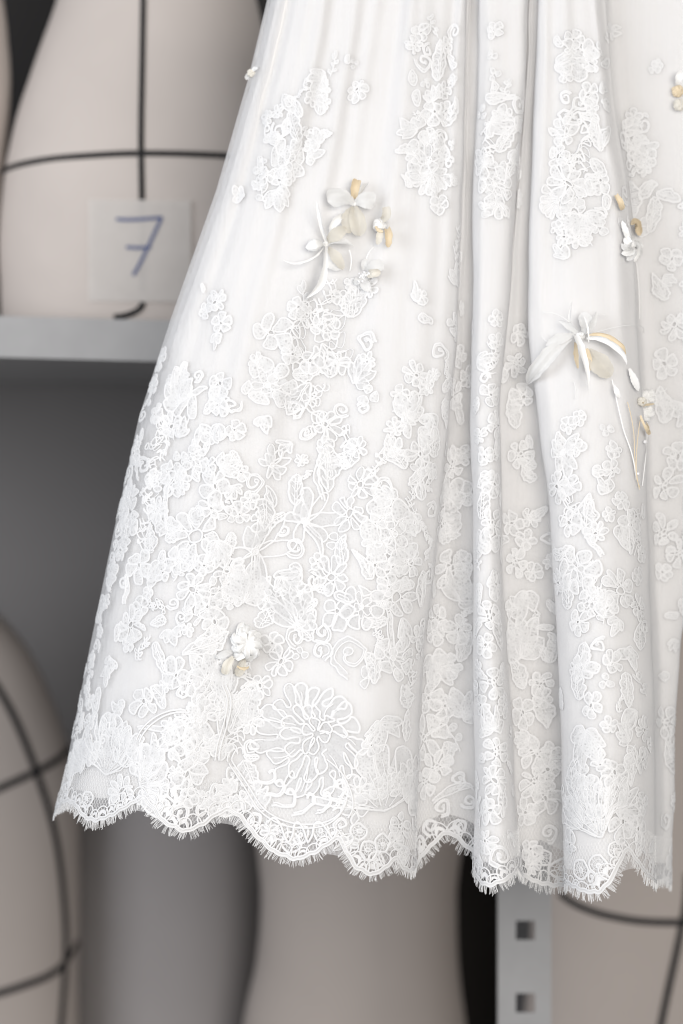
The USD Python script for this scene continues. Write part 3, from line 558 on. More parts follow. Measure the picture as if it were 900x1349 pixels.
# ------------------------------------------------------------------ where the motifs lie (photo pixels: kind, x, y, size, turn)
LACE = '''
lo 416 150 46 -15;fi 424 118 26;do 405 172 16;ro 378 212 62;lo 390 185 44 20;sp 345 262 44 35;fi 352 232 26;sp 440 100 30 10;da 470 120 32;do 466 84 14;f3 318 262 26 60;lo 398 150 34 60;f5 362 250 34 200
lo 578 100 48 5;da 588 60 26;fi 572 150 34;ro 566 208 66;lo 590 165 42 -20;f5 552 172 32 60;sp 574 52 30 0;do 596 190 16;ff 566 226 36 180;fi 585 120 26;do 560 110 14;fi 546 205 22
fi 650 40 24;do 648 72 15;do 652 98 18;ov 651 114 17 10;fi 666 150 26;lo 660 200 50 -25;f3 684 172 24 -40;ro 655 246 58;me 640 190 50 0;sp 668 130 24 0;f5 640 220 34 50;ff 656 262 30 180
lo 768 110 54 5;fi 756 52 28;da 752 72 22;fi 777 124 30;ro 744 172 42;me 770 190 70 0;da 746 240 58;fi 790 240 36;f5 766 280 44 190;sp 772 320 50 10;da 762 312 34;lo 788 200 50 -12;ff 735 262 30 120;fi 780 85 24;do 800 50 16;fi 806 40 22
ro 832 196 40;da 836 236 36;lo 838 280 44 5;fi 826 168 24;do 866 90 18;fi 868 86 16
f3 745 338 24 30;f3 548 396 24 10;fi 580 270 28;sp 578 282 30 0;ov 458 78 14 20;fi 556 392 20;ov 562 420 22 60
da 284 396 34;fi 292 424 30;fi 272 408 22;f3 284 440 26 190;ov 268 380 14 30
fi 360 438 52;ro 354 506 72;lo 385 500 40 -60;fi 384 466 28;da 340 476 24;f3 346 548 26 200;me 398 440 90 8;me 420 400 70 -5;me 440 450 90 12;lo 428 505 60 10;me 462 470 70 0;lo 452 420 48 -8;lo 470 420 54 20;sp 404 420 46 12;me 412 540 70 0;c+ 388 538 26 0;da 432 560 42;lo 470 570 46 170;me 452 590 60 -8;me 474 540 46 5;f3 384 580 30 150;da 470 590 30;fi 412 475 34;da 445 478 34;ro 430 430 38;lo 405 510 50 150;f5 470 500 36 -30;c- 452 540 24 60;fi 392 405 30;lo 440 640 60 12
f5 238 524 48 40;lo 262 540 44 -55;fi 290 508 38;f3 288 560 26 190;ov 242 484 18 10;do 244 492 14;wl 246 526 76 20;da 226 560 36;me 208 570 50 -30;fi 288 536 30;ov 280 520 20
c- 188 614 38 0;fi 222 622 30;ro 256 606 42;fi 284 640 46;ro 170 658 50;ro 168 696 52;da 208 670 36;lo 198 726 42 10;da 256 710 80;fi 183 748 46;f3 196 760 40 -60;sp 232 764 40 -30;da 256 778 50;fi 274 800 34;st 166 800 46 20;da 174 826 52;f3 150 864 34 160;lo 207 850 40 200;fi 147 754 36;ov 132 802 44 -10;me 214 590 60 -20;lo 240 660 52 15;st 228 690 60 14;fi 278 668 32;me 196 650 60 10;lo 150 690 40 0;fi 234 740 34;lo 214 716 40 -50;fi 160 630 26;da 240 636 32;fi 270 745 28;lo 300 700 34 200;da 176 600 32;fi 206 545 28;me 190 690 70 0;lo 230 700 46 70;ro 206 632 36;da 160 725 30
wl 363 612 50 20;c+ 334 636 30 0;ov 357 654 30 30;fi 318 676 28;wl 342 730 96 5;da 303 752 46;f5 321 792 56 0;fi 282 820 38;ln 246 862 62 -55;me 362 700 70 20;lo 350 655 44 190;fi 330 660 24;me 300 770 50 0;ro 300 790 36;lo 300 830 50 120;sp 285 815 40 80;fi 350 790 30;lo 340 830 40 -10
lo 393 660 34 10;st 432 660 80 -5;lo 440 640 50 10;wl 411 692 84 15;me 387 706 64 0;da 459 677 46;da 477 638 40;c- 507 644 44 30;ro 520 704 92;lo 498 760 50 40;fi 498 744 32;da 526 786 54;f3 534 822 36 190;st 514 858 50 12;da 438 756 54;ro 477 800 60;fi 444 810 44;f5 380 818 66 0;c- 392 838 36 0;c+ 423 857 32 30;c- 465 862 62 0;ro 522 868 58;me 410 790 60 10;lo 412 850 40 50;me 445 830 60 5;fi 360 846 30;da 372 870 40;fi 405 820 26;lo 452 740 34 10;me 438 700 40 10;fi 420 740 22;da 540 740 40;fi 545 690 34;lo 556 660 40 10;f5 540 550 40 0;fi 528 520 24;sp 548 530 40 -20;wl 535 545 58 10;da 552 600 40;lo 530 620 50 20;me 500 620 60 0;fi 520 590 26;fi 505 680 30;lo 545 640 34 -30;me 540 660 50 0;da 500 720 38;lo 550 800 50 -10;fi 552 840 30;me 540 900 60 0;lo 505 900 44 30;fi 512 770 30
f5 600 380 40 0 v;op 596 430 44 0 v;fi 606 470 34 0 v;op 598 520 50 0 v;lo 604 560 40 0 v;op 596 610 52 0 v;fi 606 650 40 0 v;f5 588 660 44 0 v;op 582 690 50 0 v;lo 604 700 50 20 v;op 592 750 64 0 v;f5 600 790 50 -20 v;op 574 815 50 0 v;fi 604 830 40 0 v;f5 574 862 50 180 v;op 586 880 48 0 v;lo 602 900 50 30 v;op 564 968 78 0 v;op 576 1010 50 0 v;f5 602 948 44 -30 v;sp 606 1000 50 10 v;c+ 603 1026 28 0 v;fi 566 920 40 0 v;op 560 1030 50 0 v;fi 586 930 32 0 v;lo 610 870 40 -10 v;st 580 1060 50 -60 v;fi 590 400 30 0 v;fi 606 340 24 0 v;me 600 320 50 0 v;fi 612 740 30 0 v;fi 610 600 26 0 v;lo 588 560 34 20 v
fi 650 520 34 0 f;op 654 560 40 0 f;lo 656 610 44 0 f;fi 652 640 36 0 f;op 650 690 46 0 f;f5 645 730 36 0 f;fi 654 770 40 0 f;op 646 810 46 0 f;lo 658 850 50 0 f;fi 640 850 36 0 f;op 650 900 52 0 f;fi 664 930 36 0 f;f5 645 970 44 10 f;op 656 990 44 0 f;da 652 1030 44 0 f;fi 646 1070 40 0 f;lo 664 1080 40 0 f;c- 662 1128 36 0 f;da 642 1110 34 0 f;sp 634 1090 50 10 f;fi 640 600 26 0 f;lo 634 680 34 0 f;me 650 470 50 0 f;fi 656 450 26 0 f;fi 634 930 28 0 f;lo 660 740 34 10 f;sp 630 760 40 0 f;fi 655 420 22 0 f
op 680 480 40 0 w;fi 688 520 34 0 w;lo 676 560 46 0 w;op 684 600 44 0 w;f3 692 780 44 170 w;lo 700 640 40 10 w;fi 674 690 36 0 w;op 680 740 44 0 w;f5 688 860 56 0 w;fi 676 800 30 0 w;op 706 994 58 0 w;op 702 1032 50 0 w;fi 720 1052 48 0 w;fi 690 940 44 0 w;lo 722 960 46 0 w;c+ 724 1098 28 0 w;sw 716 1130 20 0 w;fi 700 1120 34 0 w;lo 696 900 50 20 w;da 724 1010 40 0 w;op 712 900 40 0 w;fi 684 440 30 0 w;fi 716 920 30 0 w;fi 692 1070 40 0 w;lo 730 870 40 0 w
wl 745 600 66 0;do 800 566 20;fi 810 594 24;fi 806 618 26;da 736 642 40;ro 760 752 60;da 816 780 62;lo 772 850 50 160;f3 825 850 36 200;fi 770 880 40;st 796 740 60 25;fi 832 692 36;lo 830 730 40 -10;fi 752 690 34;lo 770 700 50 -25;da 786 700 30;me 745 660 60 0;fi 750 560 24;lo 748 800 44 0;fi 764 820 36;sp 790 830 44 -20;da 842 800 34;lo 846 860 46 0;f5 770 960 52 180;fi 782 930 34;lo 764 920 44 0;da 848 960 36;fi 846 1000 34;lo 836 1030 50 0;sp 848 920 46 0;fi 756 590 24;fi 765 550 20;f3 800 650 28 20;lo 752 730 40 60;ro 778 790 40;fi 800 800 30;lo 830 890 40 180;fi 840 760 26;da 760 880 30;me 780 760 60 20;me 840 700 60 0;fi 820 660 24;fi 846 730 24;c+ 790 850 24;fi 846 1060 30;fi 752 640 28
op 878 640 56 0 b;op 872 700 50 0 b;lo 884 760 60 0 b;op 876 820 54 0 b;fi 890 880 44 0 b;op 878 950 56 0 b;lo 886 1020 60 10 b;op 880 1080 54 0 b;fi 894 600 40 0 b;lo 880 560 50 0 b;fi 892 1130 40 0 b;fi 890 1000 34 0 b;op 894 730 44 0 b;fi 876 480 40 0 b;da 892 430 40 0 b;lo 870 400 44 0 b;fi 886 340 34 0 b;lo 864 300 40 0 b;fi 890 250 30 0 b;fi 896 930 40 0 b
da 118 924 24;ov 127 924 36 10;fi 189 926 40;fi 231 886 40;da 220 900 22;ff 132 1022 84 10;f5 108 1005 44 60;f3 165 990 40 -40;fi 120 990 40;ff 176 1030 60 -60;lo 150 1000 60 -15;da 160 1040 40;lo 108 1020 50 10;c+ 94 960 26 0;c- 104 920 24 0;c+ 112 880 24 0;lo 88 1040 40 0;me 100 980 70 0;st 186 962 70 -66;st 196 976 60 -70;lo 268 930 60 0;wl 268 950 70 20;ro 252 950 46;fi 240 975 40;f5 280 900 44 10;fi 250 1022 42;da 262 985 40;lo 300 960 60 -20;st 296 1010 90 -4;me 310 960 80 0;lo 318 960 60 0;me 322 900 60 0;fi 292 985 30;da 226 958 30;lo 220 930 44 60;ro 288 930 40;fi 250 900 30;f5 205 1010 44 50;fi 210 985 28;lo 310 1000 50 -140;da 330 950 34;f5 300 910 40 20;da 345 905 34
fi 492 982 26;f5 507 945 46 190;ff 512 1068 90 20;f5 540 1060 50 -30;da 474 1040 34;fi 540 1020 40;lo 536 980 50 0;op 528 1090 44;fi 468 1065 36;fi 500 1040 30;ro 520 1030 40;da 548 1060 40;lo 540 940 46 10
ff 786 1095 84 5;f5 760 1080 44 50;f5 820 1070 44 -50;lo 800 1070 60 -20;fi 820 1085 44;lo 760 1060 60 10;op 786 1080 46;fi 840 1090 40;fi 752 1110 34;ro 775 1040 40;fi 808 1020 34;lo 842 1130 34 0
c+ 204 1042 30 0;c- 240 1074 34 0;c+ 268 1068 34 0;c- 288 1044 28 0;c+ 306 1022 26 0;c+ 582 1064 28 0 v;c- 568 1088 28 0 v;c+ 552 1112 28 0 v;c- 222 1058 26 0
sw 114 1052 20;sw 150 1054 18;sw 370 1096 20;sw 398 1100 22;sw 425 1096 22;sw 474 1096 20;sw 487 1120 24;sw 505 1112 22;sw 765 1146 26;sw 789 1140 26;sw 812 1120 20
'''
for item in LACE.replace('\n', ';').split(';'):
    if item.strip():
        t = item.split()
        if t[0] == 'me' and 332 < float(t[1]) < 492 and FR.random() < .6: continue
        if t[0] == 'op': t[3] = str(float(t[3]) * .84)
        if len(t) > 5 and t[5] == 'b' and FR.random() < .35: continue
        r = t[5] if len(t) > 5 else None
        put(t[0], float(t[1]), float(t[2]), float(t[3]), float(t[4]) if len(t) > 4 and not (r and float(t[4]) == 0 and t[0] in ('op', 'fi', 'da')) else None, r)
# the big corded medallion and the running scroll beneath it
place(medallion(138, 150), find_u(408, 976), 976, 0, 1.0, 1.0, 'lace_medallion', None, 'lace_sheer')
for x, y, dg in ((343, 1030, -38), (357, 1048, -25), (378, 1062, -10), (404, 1068, 0), (430, 1066, 14), (452, 1052, 30)):
    m = Motif(); t = np.linspace(0, 1, 30); a = -np.pi / 2 + t * 1.55 * np.pi
    sp = np.stack([9 * (1 - .45 * t) * np.cos(a) + 4, 12 + 10 * (1 - .35 * t) * np.sin(a) * -1 * -1 + 6 * t], 1)
    m.c(np.vstack([[[-16, -8]], [[-6, -6]], sp]), 1.15); m.c(np.vstack([[[-15, -5]], [[-6, -2.5]], sp * [.72, .8] + [1.2, 3]]), 1.0)
    place(m, find_u(x, y), y, dg * D2R, 1.0, 1.0, 'lace_scroll')
def cord_on(pts, r=1.1, h=.0012, off=(0, 0)):
    p = resample(spline(np.array(pts, float) + off, 90), 2.4); u = np.array([find_u(a, b) for a, b in p]); u = gaussian_filter1d(u, 2, mode='nearest')
    P, N = surf(u, p[:, 1], h); part(dress, 'lace_cord', sweep(P, N, TUBE * r * PXM), 'lace_cord', smooth=60)
for o in ((0, 0), (-3, 5)):
    cord_on([(304, 1000), (322, 1026), (342, 1058), (372, 1080), (402, 1086), (430, 1083), (450, 1070), (458, 1050)], 1.15, off=o)
cord_on([(352, 1084), (362, 1078), (370, 1084), (374, 1098), (380, 1110), (387, 1100), (388, 1086), (396, 1084), (402, 1096), (406, 1110), (413, 1100), (414, 1086), (424, 1084), (432, 1094), (438, 1104), (446, 1092)], 1.5)
cord_on([(430, 1000), (452, 1020), (462, 1040), (466, 1062), (458, 1078)], 1.1)
for o in ((0, 0), (4, 3)): cord_on([(180, 975), (196, 952), (220, 938), (248, 936)], 1.2, off=o)
for o in ((0, 0), (5, 0)): cord_on([(292, 902), (300, 925), (296, 950), (286, 985), (284, 1002)], 1.1, off=o)
# lace rounding the left outline
for y in range(470, 1050, 19):
    x = float(np.interp(y, LV, SIL)) + FR.uniform(3, 9)
    put(FR.choice(['fi', 'da', 'do', 'lo', 'me', 'c+']), x, y, FR.uniform(18, 30), None, None)

# the small work that fills the ground between the large motifs
ZONES = [([(545, 40), (600, 40), (600, 240), (540, 248)], 15), ([(352, 150), (432, 92), (424, 190), (330, 278)], 15), ([(632, 130), (692, 130), (684, 270), (634, 282)], 16), ([(735, 50), (798, 50), (806, 300), (735, 330)], 17), ([(818, 150), (850, 150), (852, 300), (826, 300)], 16), ([(236, 476), (304, 500), (330, 640), (310, 800), (126, 890), (150, 720), (190, 560)], 17), ([(388, 380), (492, 370), (486, 600), (440, 700), (470, 830), (380, 870), (340, 700), (395, 560)], 20), ([(520, 520), (596, 440), (572, 900), (500, 910), (476, 880), (510, 720)], 17),
         ([(90, 960), (330, 880), (350, 1075), (290, 1062), (200, 1052), (84, 1055)], 14), ([(470, 1050), (560, 990), (546, 1120), (470, 1110)], 17), ([(600, 360), (622, 330), (624, 1080), (556, 1090), (574, 760)], 26), ([(624, 430), (662, 440), (684, 1130), (626, 1130)], 22),
         ([(666, 440), (696, 440), (740, 760), (742, 1120), (690, 1130)], 25), ([(722, 580), (850, 660), (862, 1130), (744, 1130)], 22), ([(868, 260), (920, 240), (920, 1120), (872, 1130)], 30)]
k_ = 0
for s_ in np.arange(u2s(uk[1]) + 6, hs_px[-1] * .97, 19.0):     # a border of small scrolls and flowers just above the scallops
    u_ = float(s2u(s_ + FR.uniform(-4, 4))); y_ = float(hem_y(u_)) - FR.uniform(20, 27); k_ += 1
    x_ = float(samp(GX, np.array(u_), np.array(y_)))
    if all(math.hypot(x_ - a, y_ - b) > .36 * s + 6 for a, b, s in PUT): put(['c+', 'fi', 'c-', 'da', 'lo', 'sw'][k_ % 6], x_, y_, FR.uniform(21, 29), None if k_ % 6 in (1, 3, 5) else FR.uniform(-40, 40), u=u_)
for poly, gap in ZONES:
    P_ = Polygon(poly).buffer(0); bx = P_.bounds
    for _ in range(900):
        x, y = FR.uniform(bx[0], bx[2]), FR.uniform(bx[1], bx[3])
        if P_.contains(Point(x, y)) and all(math.hypot(x - a, y - b) > max(gap, .40 * s) for a, b, s in PUT):
            put(FR.choice(['fi', 'me', 'fi', 'lo', 'do', 'da', 'f3', 'ov', 'c+', 'c-', 'lo', 'fi', 'f5']), x, y, FR.uniform(18, 34))

# ------------------------------------------------------------------ the scalloped edge: dense band, twin cords, picot loops, lashes and the bare net
hem_line = LineString(resample(HL, 2.0))
def hem_offset(d):
    g = hem_line.offset_curve(d, join_style=1) if d else hem_line
    if g.geom_type != 'LineString': g = max(g.geoms, key=lambda q: q.length)
    c = np.array(g.coords)
    return c if c[0, 0] < c[-1, 0] else c[::-1]
# unrolled x runs right and y runs down the picture, so the cloth lies on the side with smaller y
up_sign = 1 if np.mean(np.array(hem_line.offset_curve(5, join_style=1).coords)[:, 1] if hem_line.offset_curve(5, join_style=1).geom_type == 'LineString' else np.vstack([np.array(q.coords) for q in hem_line.offset_curve(5, join_style=1).geoms])[:, 1]) < HL[:, 1].mean() else -1
def on_hem(p, h): P, N = surf(s2u(p[:, 0]), p[:, 1], h); return P, N
seen = (u2s(uk[1]), hs_px[-1] * .995)
def clip_s(c): return c[(c[:, 0] > seen[0]) & (c[:, 0] < seen[1])]
band = Polygon(np.vstack([hem_offset(up_sign * 1.0), hem_offset(up_sign * 4.5)[::-1]])).buffer(0)
tri_v, tri_f, n_ = [], [], 0
for s0 in np.arange(seen[0], seen[1], 7.0):
    piece = band.intersection(sbox(s0, 900, s0 + 7.0, 1300))
    for g in getattr(piece, 'geoms', [piece]):
        if g.geom_type != 'Polygon' or g.area < 1: continue
        v, f = trimesh.creation.triangulate_polygon(g, engine='earcut')
        P, _ = on_hem(np.asarray(v), .0004); tri_v.append(P); tri_f.append(np.asarray(f) + n_); n_ += len(P)
bp_ = part(dress, 'scalloped_edge', (np.vstack(tri_v), np.vstack(tri_f)), 'lace_dense')
for d, r in ((1.5, .8), (5.5, 1.2)):
    c = resample(clip_s(hem_offset(up_sign * d)), 2.4); P, N = on_hem(c, .001); part(dress, 'cord', sweep(P, N, TUBE * r * PXM), 'lace_cord', smooth=60, parent=bp_)
base_c = resample(clip_s(hem_offset(up_sign * 5.5)), 1.0); tl = np.gradient(gaussian_filter1d(base_c, 4, axis=0), axis=0); tl /= np.linalg.norm(tl, axis=1, keepdims=True) + 1e-9
nl = np.stack([tl[:, 1], -tl[:, 0]], 1)               # towards smaller y: up the skirt
picots = []
i = 0
while i < len(base_c) - 20:
    wdt = int(FR.uniform(11, 21)); hgt = FR.uniform(8, 19); j = i + wdt
    a, b = base_c[i], base_c[min(j, len(base_c) - 1)]; up_ = nl[i + wdt // 2]
    t = np.linspace(0, np.pi, 12); p = (a + b) / 2 + np.outer(-np.cos(t) * .62, (b - a)) + np.outer(np.sin(t) ** .8 * hgt, up_)
    if np.linalg.norm(b - a) > 5:
        P, N = on_hem(p, .0011); picots.append(sweep(P, N, TUBE * .95 * PXM))
        q = (a + b) / 2 + np.outer(-np.cos(t) * .45, (b - a)) + np.outer(np.sin(t) * hgt * .7, up_)
        if FR.random() < .6:
            P, _ = on_hem(q, .0005); C = P.mean(0); k = len(P); ii = np.arange(k - 1); picots.append((np.vstack([P, C]), np.stack([ii, ii + 1, np.full(k - 1, k)], 1)))
    i = j
part(dress, 'picot_loops', join(picots), 'lace_cord', smooth=60, parent=bp_, kind='stuff')
def curves(name, lines, widths, mat):
    path = numbered(dress.path + '/' + name); c = UsdGeom.BasisCurves.Define(stage, path)
    c.CreateTypeAttr('linear'); c.CreateCurveVertexCountsAttr(Vt.IntArray([len(l) for l in lines]))
    c.CreatePointsAttr(Vt.Vec3fArray.FromNumpy((np.vstack(lines) - dress.loc).astype(np.float32)))
    c.CreateWidthsAttr(Vt.FloatArray.FromNumpy(np.concatenate([np.full(len(l), w) for l, w in zip(lines, widths)]).astype(np.float32))); c.SetWidthsInterpolation('vertex')
    UsdShade.MaterialBindingAPI.Apply(c.GetPrim()).Bind(UsdShade.Material.Get(stage, '/World/Looks/' + mat)); tag(c, kind='stuff'); return path
hem_c = resample(clip_s(hem_offset(0)), .5); th_ = np.gradient(gaussian_filter1d(hem_c, 8, axis=0), axis=0); th_ /= np.linalg.norm(th_, axis=1, keepdims=True) + 1e-9
nh = np.stack([-th_[:, 1], th_[:, 0]], 1)
lash, lw = [], []
i = 0
while i < len(hem_c) - 30:
    k = FR.randint(5, 11); gap = FR.choice([2, 3, 3, 4, 6]); L = FR.uniform(7, 11); lean = FR.gauss(0, .10); anchor = hem_c[i + k * 2] 
    for q in range(k):
        a = hem_c[min(i + q * 2, len(hem_c) - 1)]; d = nh[min(i + q * 2, len(hem_c) - 1)]; t_ = th_[min(i + q * 2, len(hem_c) - 1)]
        dr = d + t_ * (lean + FR.gauss(0, .05) - (q - k / 2) * .03); dr[1] += .12; LL = L * FR.uniform(.8, 1.08)
        ss = np.linspace(-2, LL, 5); cv = FR.gauss(0, .016)
        p = a + np.outer(ss, dr / np.linalg.norm(dr)) + np.outer(cv * ss ** 2, t_)
        P, _ = on_hem(np.stack([p[:, 0], np.minimum(p[:, 1], 1199)], 1), .0003); P = P + np.outer(np.linspace(0, 1, 5), rng.normal(0, .0006, 3)); lash.append(P); lw.append(FR.uniform(.38, .7) * PXM)
    i += k * 2 + gap
curves('eyelash_fringe', lash, lw, 'lace_thread')
# hexagonal net along the bottom, where nothing lies behind it
net, nw = [], []
top_of = lambda u: line_bot(u) - 36
pitch, h_ = 5.2, 4.6
for k, s0 in enumerate(np.arange(seen[0], seen[1], pitch)):
    for sg in (1, -1):
        rows = np.arange(1000, 1185, h_ / 2); zig = s0 + sg * np.where((np.arange(len(rows)) // 2) % 2, pitch / 2, 0.0) * .96 + .5 * (np.sin(rows * .21 + k) )
        u = s2u(zig); ok = (rows < hem_y(u) - 1) & (rows > top_of(u))
        if ok.sum() > 3:
            a = np.nonzero(ok)[0]; a = a[0], a[-1] + 1
            net.append(surf(u[a[0]:a[1]], rows[a[0]:a[1]], .0001)[0]); nw.append(.42 * PXM)
curves('hem_net', net, nw, 'lace_thread')

# ------------------------------------------------------------------ silk flowers, buds and threads sewn on
def frame_at(x, y, reg=None):
    u = find_u(x, y, *(REG[reg] if reg else (0, 1))); return surf(np.array(u), np.array(float(y)), 0.0)
def lift_path(pts, hs, reg=None, n=16):
    """points given in photo pixels lifted off the cloth by hs (mm)"""
    P = []
    for (x, y), h in zip(pts, hs):
        p, nn = frame_at(min(x, 899), y, reg); q = unproj(x, y, p[1]); P.append(q + np.array([0, -1, 0]) * h * 1e-3)
    return spline(P, n)
def blade(pts, hs, widths, cup=.25, n=18, m=7, reg=None, roll=0.0, ripple=0.0):
    """a silk petal: spine, widths along it (photo px), cupped across"""
    c = lift_path(pts, hs, reg, n); w = np.interp(np.linspace(0, 1, n), np.linspace(0, 1, len(widths)), widths) * PXM * .86
    q_ = np.linspace(0, 1, n); w = w * np.sqrt(np.clip(1 - (np.clip((q_ - .78) / .22, 0, 1)) ** 2 * .985, 0, 1))
    t = np.gradient(c, axis=0); t /= np.linalg.norm(t, axis=1, keepdims=True)
    b = np.cross(t, [0, -1, 0]); b /= np.linalg.norm(b, axis=1, keepdims=True) + 1e-9; nn = np.cross(b, t)
    ca, sa = math.cos(roll), math.sin(roll); b, nn = b * ca + nn * sa, nn * ca - b * sa
    q = np.linspace(-1, 1, m); ph = FR.uniform(0, 6)
    V = c[:, None] + b[:, None] * (q[None, :, None] * w[:, None, None] / 2) + nn[:, None] * ((cup * (q ** 2)[None] * w[:, None] / 2 + ripple * PXM * np.sin(5 * q[None] + ph + np.linspace(0, 3, n)[:, None]) * (w / w.max())[:, None])[..., None])
    V = V + rng.normal(0, .0002, V.shape) * (np.abs(q) > .95)[None, :, None]
    V2 = V + nn[:, None] * .00035
    f = quads(grid_faces(n, m)); k = n * m
    rim = np.r_[np.arange(m), np.arange(1, n) * m + m - 1, (n - 1) * m + np.arange(m - 2, -1, -1), np.arange(n - 2, 0, -1) * m]
    r2 = np.roll(rim, -1)
    return np.vstack([V.reshape(-1, 3), V2.reshape(-1, 3)]), np.vstack([f, f[:, ::-1] + k, np.stack([rim, r2, r2 + k], 1), np.stack([rim, r2 + k, rim + k], 1)])
def ball(x, y, h, r, sx=1., sy=1., reg=None, rough=.18, seed=1):
    p, _ = frame_at(min(x, 899), y, reg); s = trimesh.creation.icosphere(4); v = s.vertices
    k = 1 + rough * (meshkit.fbm(v * 2.3 + seed * 7, 3, seed) - .5) * 2 + .07 * np.sin(5 * np.arctan2(v[:, 0], v[:, 2]) + 5 * v[:, 1])
    v = v * k[:, None] * r * PXM * np.array([sx, .8, sy]); return v + unproj(x, y, p[1] - h * 1e-3), np.array(s.faces)
def thread(pts, hs, r, reg=None, n=30):
    c = lift_path(pts, hs, reg, n); return sweep(c, np.tile([0, -1, 0.], (n, 1)), TUBE * r * .65 * PXM)
def flower(x, y, name='silk_flower', label=None, core=4, mat='silk_white', reg=None):
    return part(dress, name, ball(x, y, 4, core, reg=reg, seed=int(x)), mat, smooth=60, label=label)
def petals(fl, items):
    for it in items:
        kind, mat, args = it[0], it[1], it[2:]
        if kind == 'b': part(dress, 'petal', blade(*args[:3], **(args[3] if len(args) > 3 else {})), mat, smooth=45, parent=fl)
        elif kind == 'o': part(dress, 'bud', ball(*args[:4], **(args[4] if len(args) > 4 else {})), mat, smooth=60, parent=fl)
        elif kind == 't': part(dress, 'thread', thread(*args[:3], **(args[3] if len(args) > 3 else {})), mat, smooth=60, parent=fl)
f = flower(468, 268, label='organza flower with a folded beige tip')
petals(f, [('b', 'organza', [(467, 270), (452, 262), (432, 268)], [5, 12, 14], [6, 26, 34], dict(ripple=1.5)), ('b', 'organza', [(468, 268), (480, 266), (494, 268)], [5, 14, 12], [6, 24, 30], dict(ripple=1.5)), ('b', 'organza', [(466, 268), (450, 256), (438, 254)], [4, 8, 9], [4, 16, 12], {}),
           ('b', 'organza_cream', [(467, 273), (470, 290), (474, 312)], [5, 15, 10], [8, 26, 24], dict(ripple=2)), ('b', 'organza_cream', [(465, 275), (458, 292), (462, 308)], [5, 12, 9], [6, 20, 18], {}), ('b', 'silk_beige', [(467, 262), (468, 250), (471, 239)], [4, 12, 9], [7, 14, 14], dict(cup=.9)),
           ('b', 'organza', [(470, 262), (478, 250), (485, 241)], [4, 9, 8], [4, 9, 7], dict(roll=.6)), ('b', 'silk_white', [(452, 284), (443, 294), (434, 306)], [6, 14, 8], [5, 13, 5], dict(cup=.6))])
f = flower(429, 322, label='white flower of long curled silk petals')
petals(f, [('b', 'silk_white', [(429, 324), (429, 345), (424, 372), (404, 394)], [5, 20, 22, 12], [4, 6, 13, 4], dict(cup=.5, roll=.4)), ('b', 'silk_white', [(430, 318), (424, 300), (421, 284), (418, 269)], [5, 16, 20, 22], [4, 6, 7, 1], dict(cup=.7, roll=.5)),
           ('b', 'silk_white', [(426, 322), (416, 324), (403, 327)], [6, 16, 10], [8, 20, 17], dict(cup=-.5, ripple=1.5)), ('b', 'silk_white', [(427, 326), (410, 343), (392, 349), (372, 344)], [4, 12, 16, 20], [2, 3.5, 4, 1], {}), ('b', 'organza_cream', [(432, 318), (446, 309), (456, 302)], [5, 16, 12], [8, 22, 12], {}),
           ('b', 'organza', [(433, 322), (450, 320), (466, 326)], [5, 14, 12], [5, 15, 4], dict(roll=.7)), ('b', 'organza_cream', [(432, 328), (444, 342), (452, 356)], [5, 14, 8], [6, 18, 10], {}), ('b', 'organza', [(428, 330), (436, 346), (452, 352)], [4, 10, 8], [5, 22, 18], {}), ('t', 'silk_white', [(460, 330), (463, 345), (461, 358)], [8, 12, 8], 1.2)])
f = flower(500, 297, 'silk_bud', 'white silk bud with beige folded petals', 9)
petals(f, [('b', 'organza_cream', [(504, 291), (509, 284), (508, 275)], [8, 14, 14], [8, 14, 13], dict(cup=.7)), ('b', 'silk_beige', [(510, 303), (512, 314), (511, 327)], [8, 14, 10], [9, 12, 8], dict(cup=.8)), ('b', 'silk_cream', [(500, 303), (500, 314), (497, 323)], [8, 12, 8], [8, 12, 7], {}), ('b', 'silk_beige', [(495, 300), (500, 306), (505, 307)], [11, 13, 12], [3, 5, 3], {}), ('t', 'silk_white', [(492, 326), (486, 334), (482, 345)], [5, 8, 5], 1.0)])
f = flower(482, 364, 'beaded_flower', 'small cupped flower filled with clear beads', 6)
petals(f, [('b', 'organza', [(484, 358), (496, 352), (506, 350)], [5, 12, 8], [6, 20, 18], {}), ('b', 'silk_cream', [(486, 362), (494, 362), (501, 360)], [6, 16, 12], [6, 14, 10], dict(cup=.7)), ('b', 'organza', [(480, 356), (480, 348), (483, 342)], [4, 8, 6], [6, 10, 6], {}), ('b', 'organza', [(480, 368), (482, 378), (488, 384)], [4, 8, 5], [8, 16, 8], {}), ('b', 'organza', [(476, 366), (470, 372), (467, 374)], [4, 8, 5], [6, 12, 6], {})] +
       [('o', 'glass_bead', 482 + FR.uniform(-10, 10), 365 + FR.uniform(-7, 8), FR.uniform(11, 15), FR.uniform(1.0, 1.9), dict(rough=.02)) for _ in range(13)])
f = flower(765, 443, label='tufted flower of trailing silk petals with beige edges', core=6)
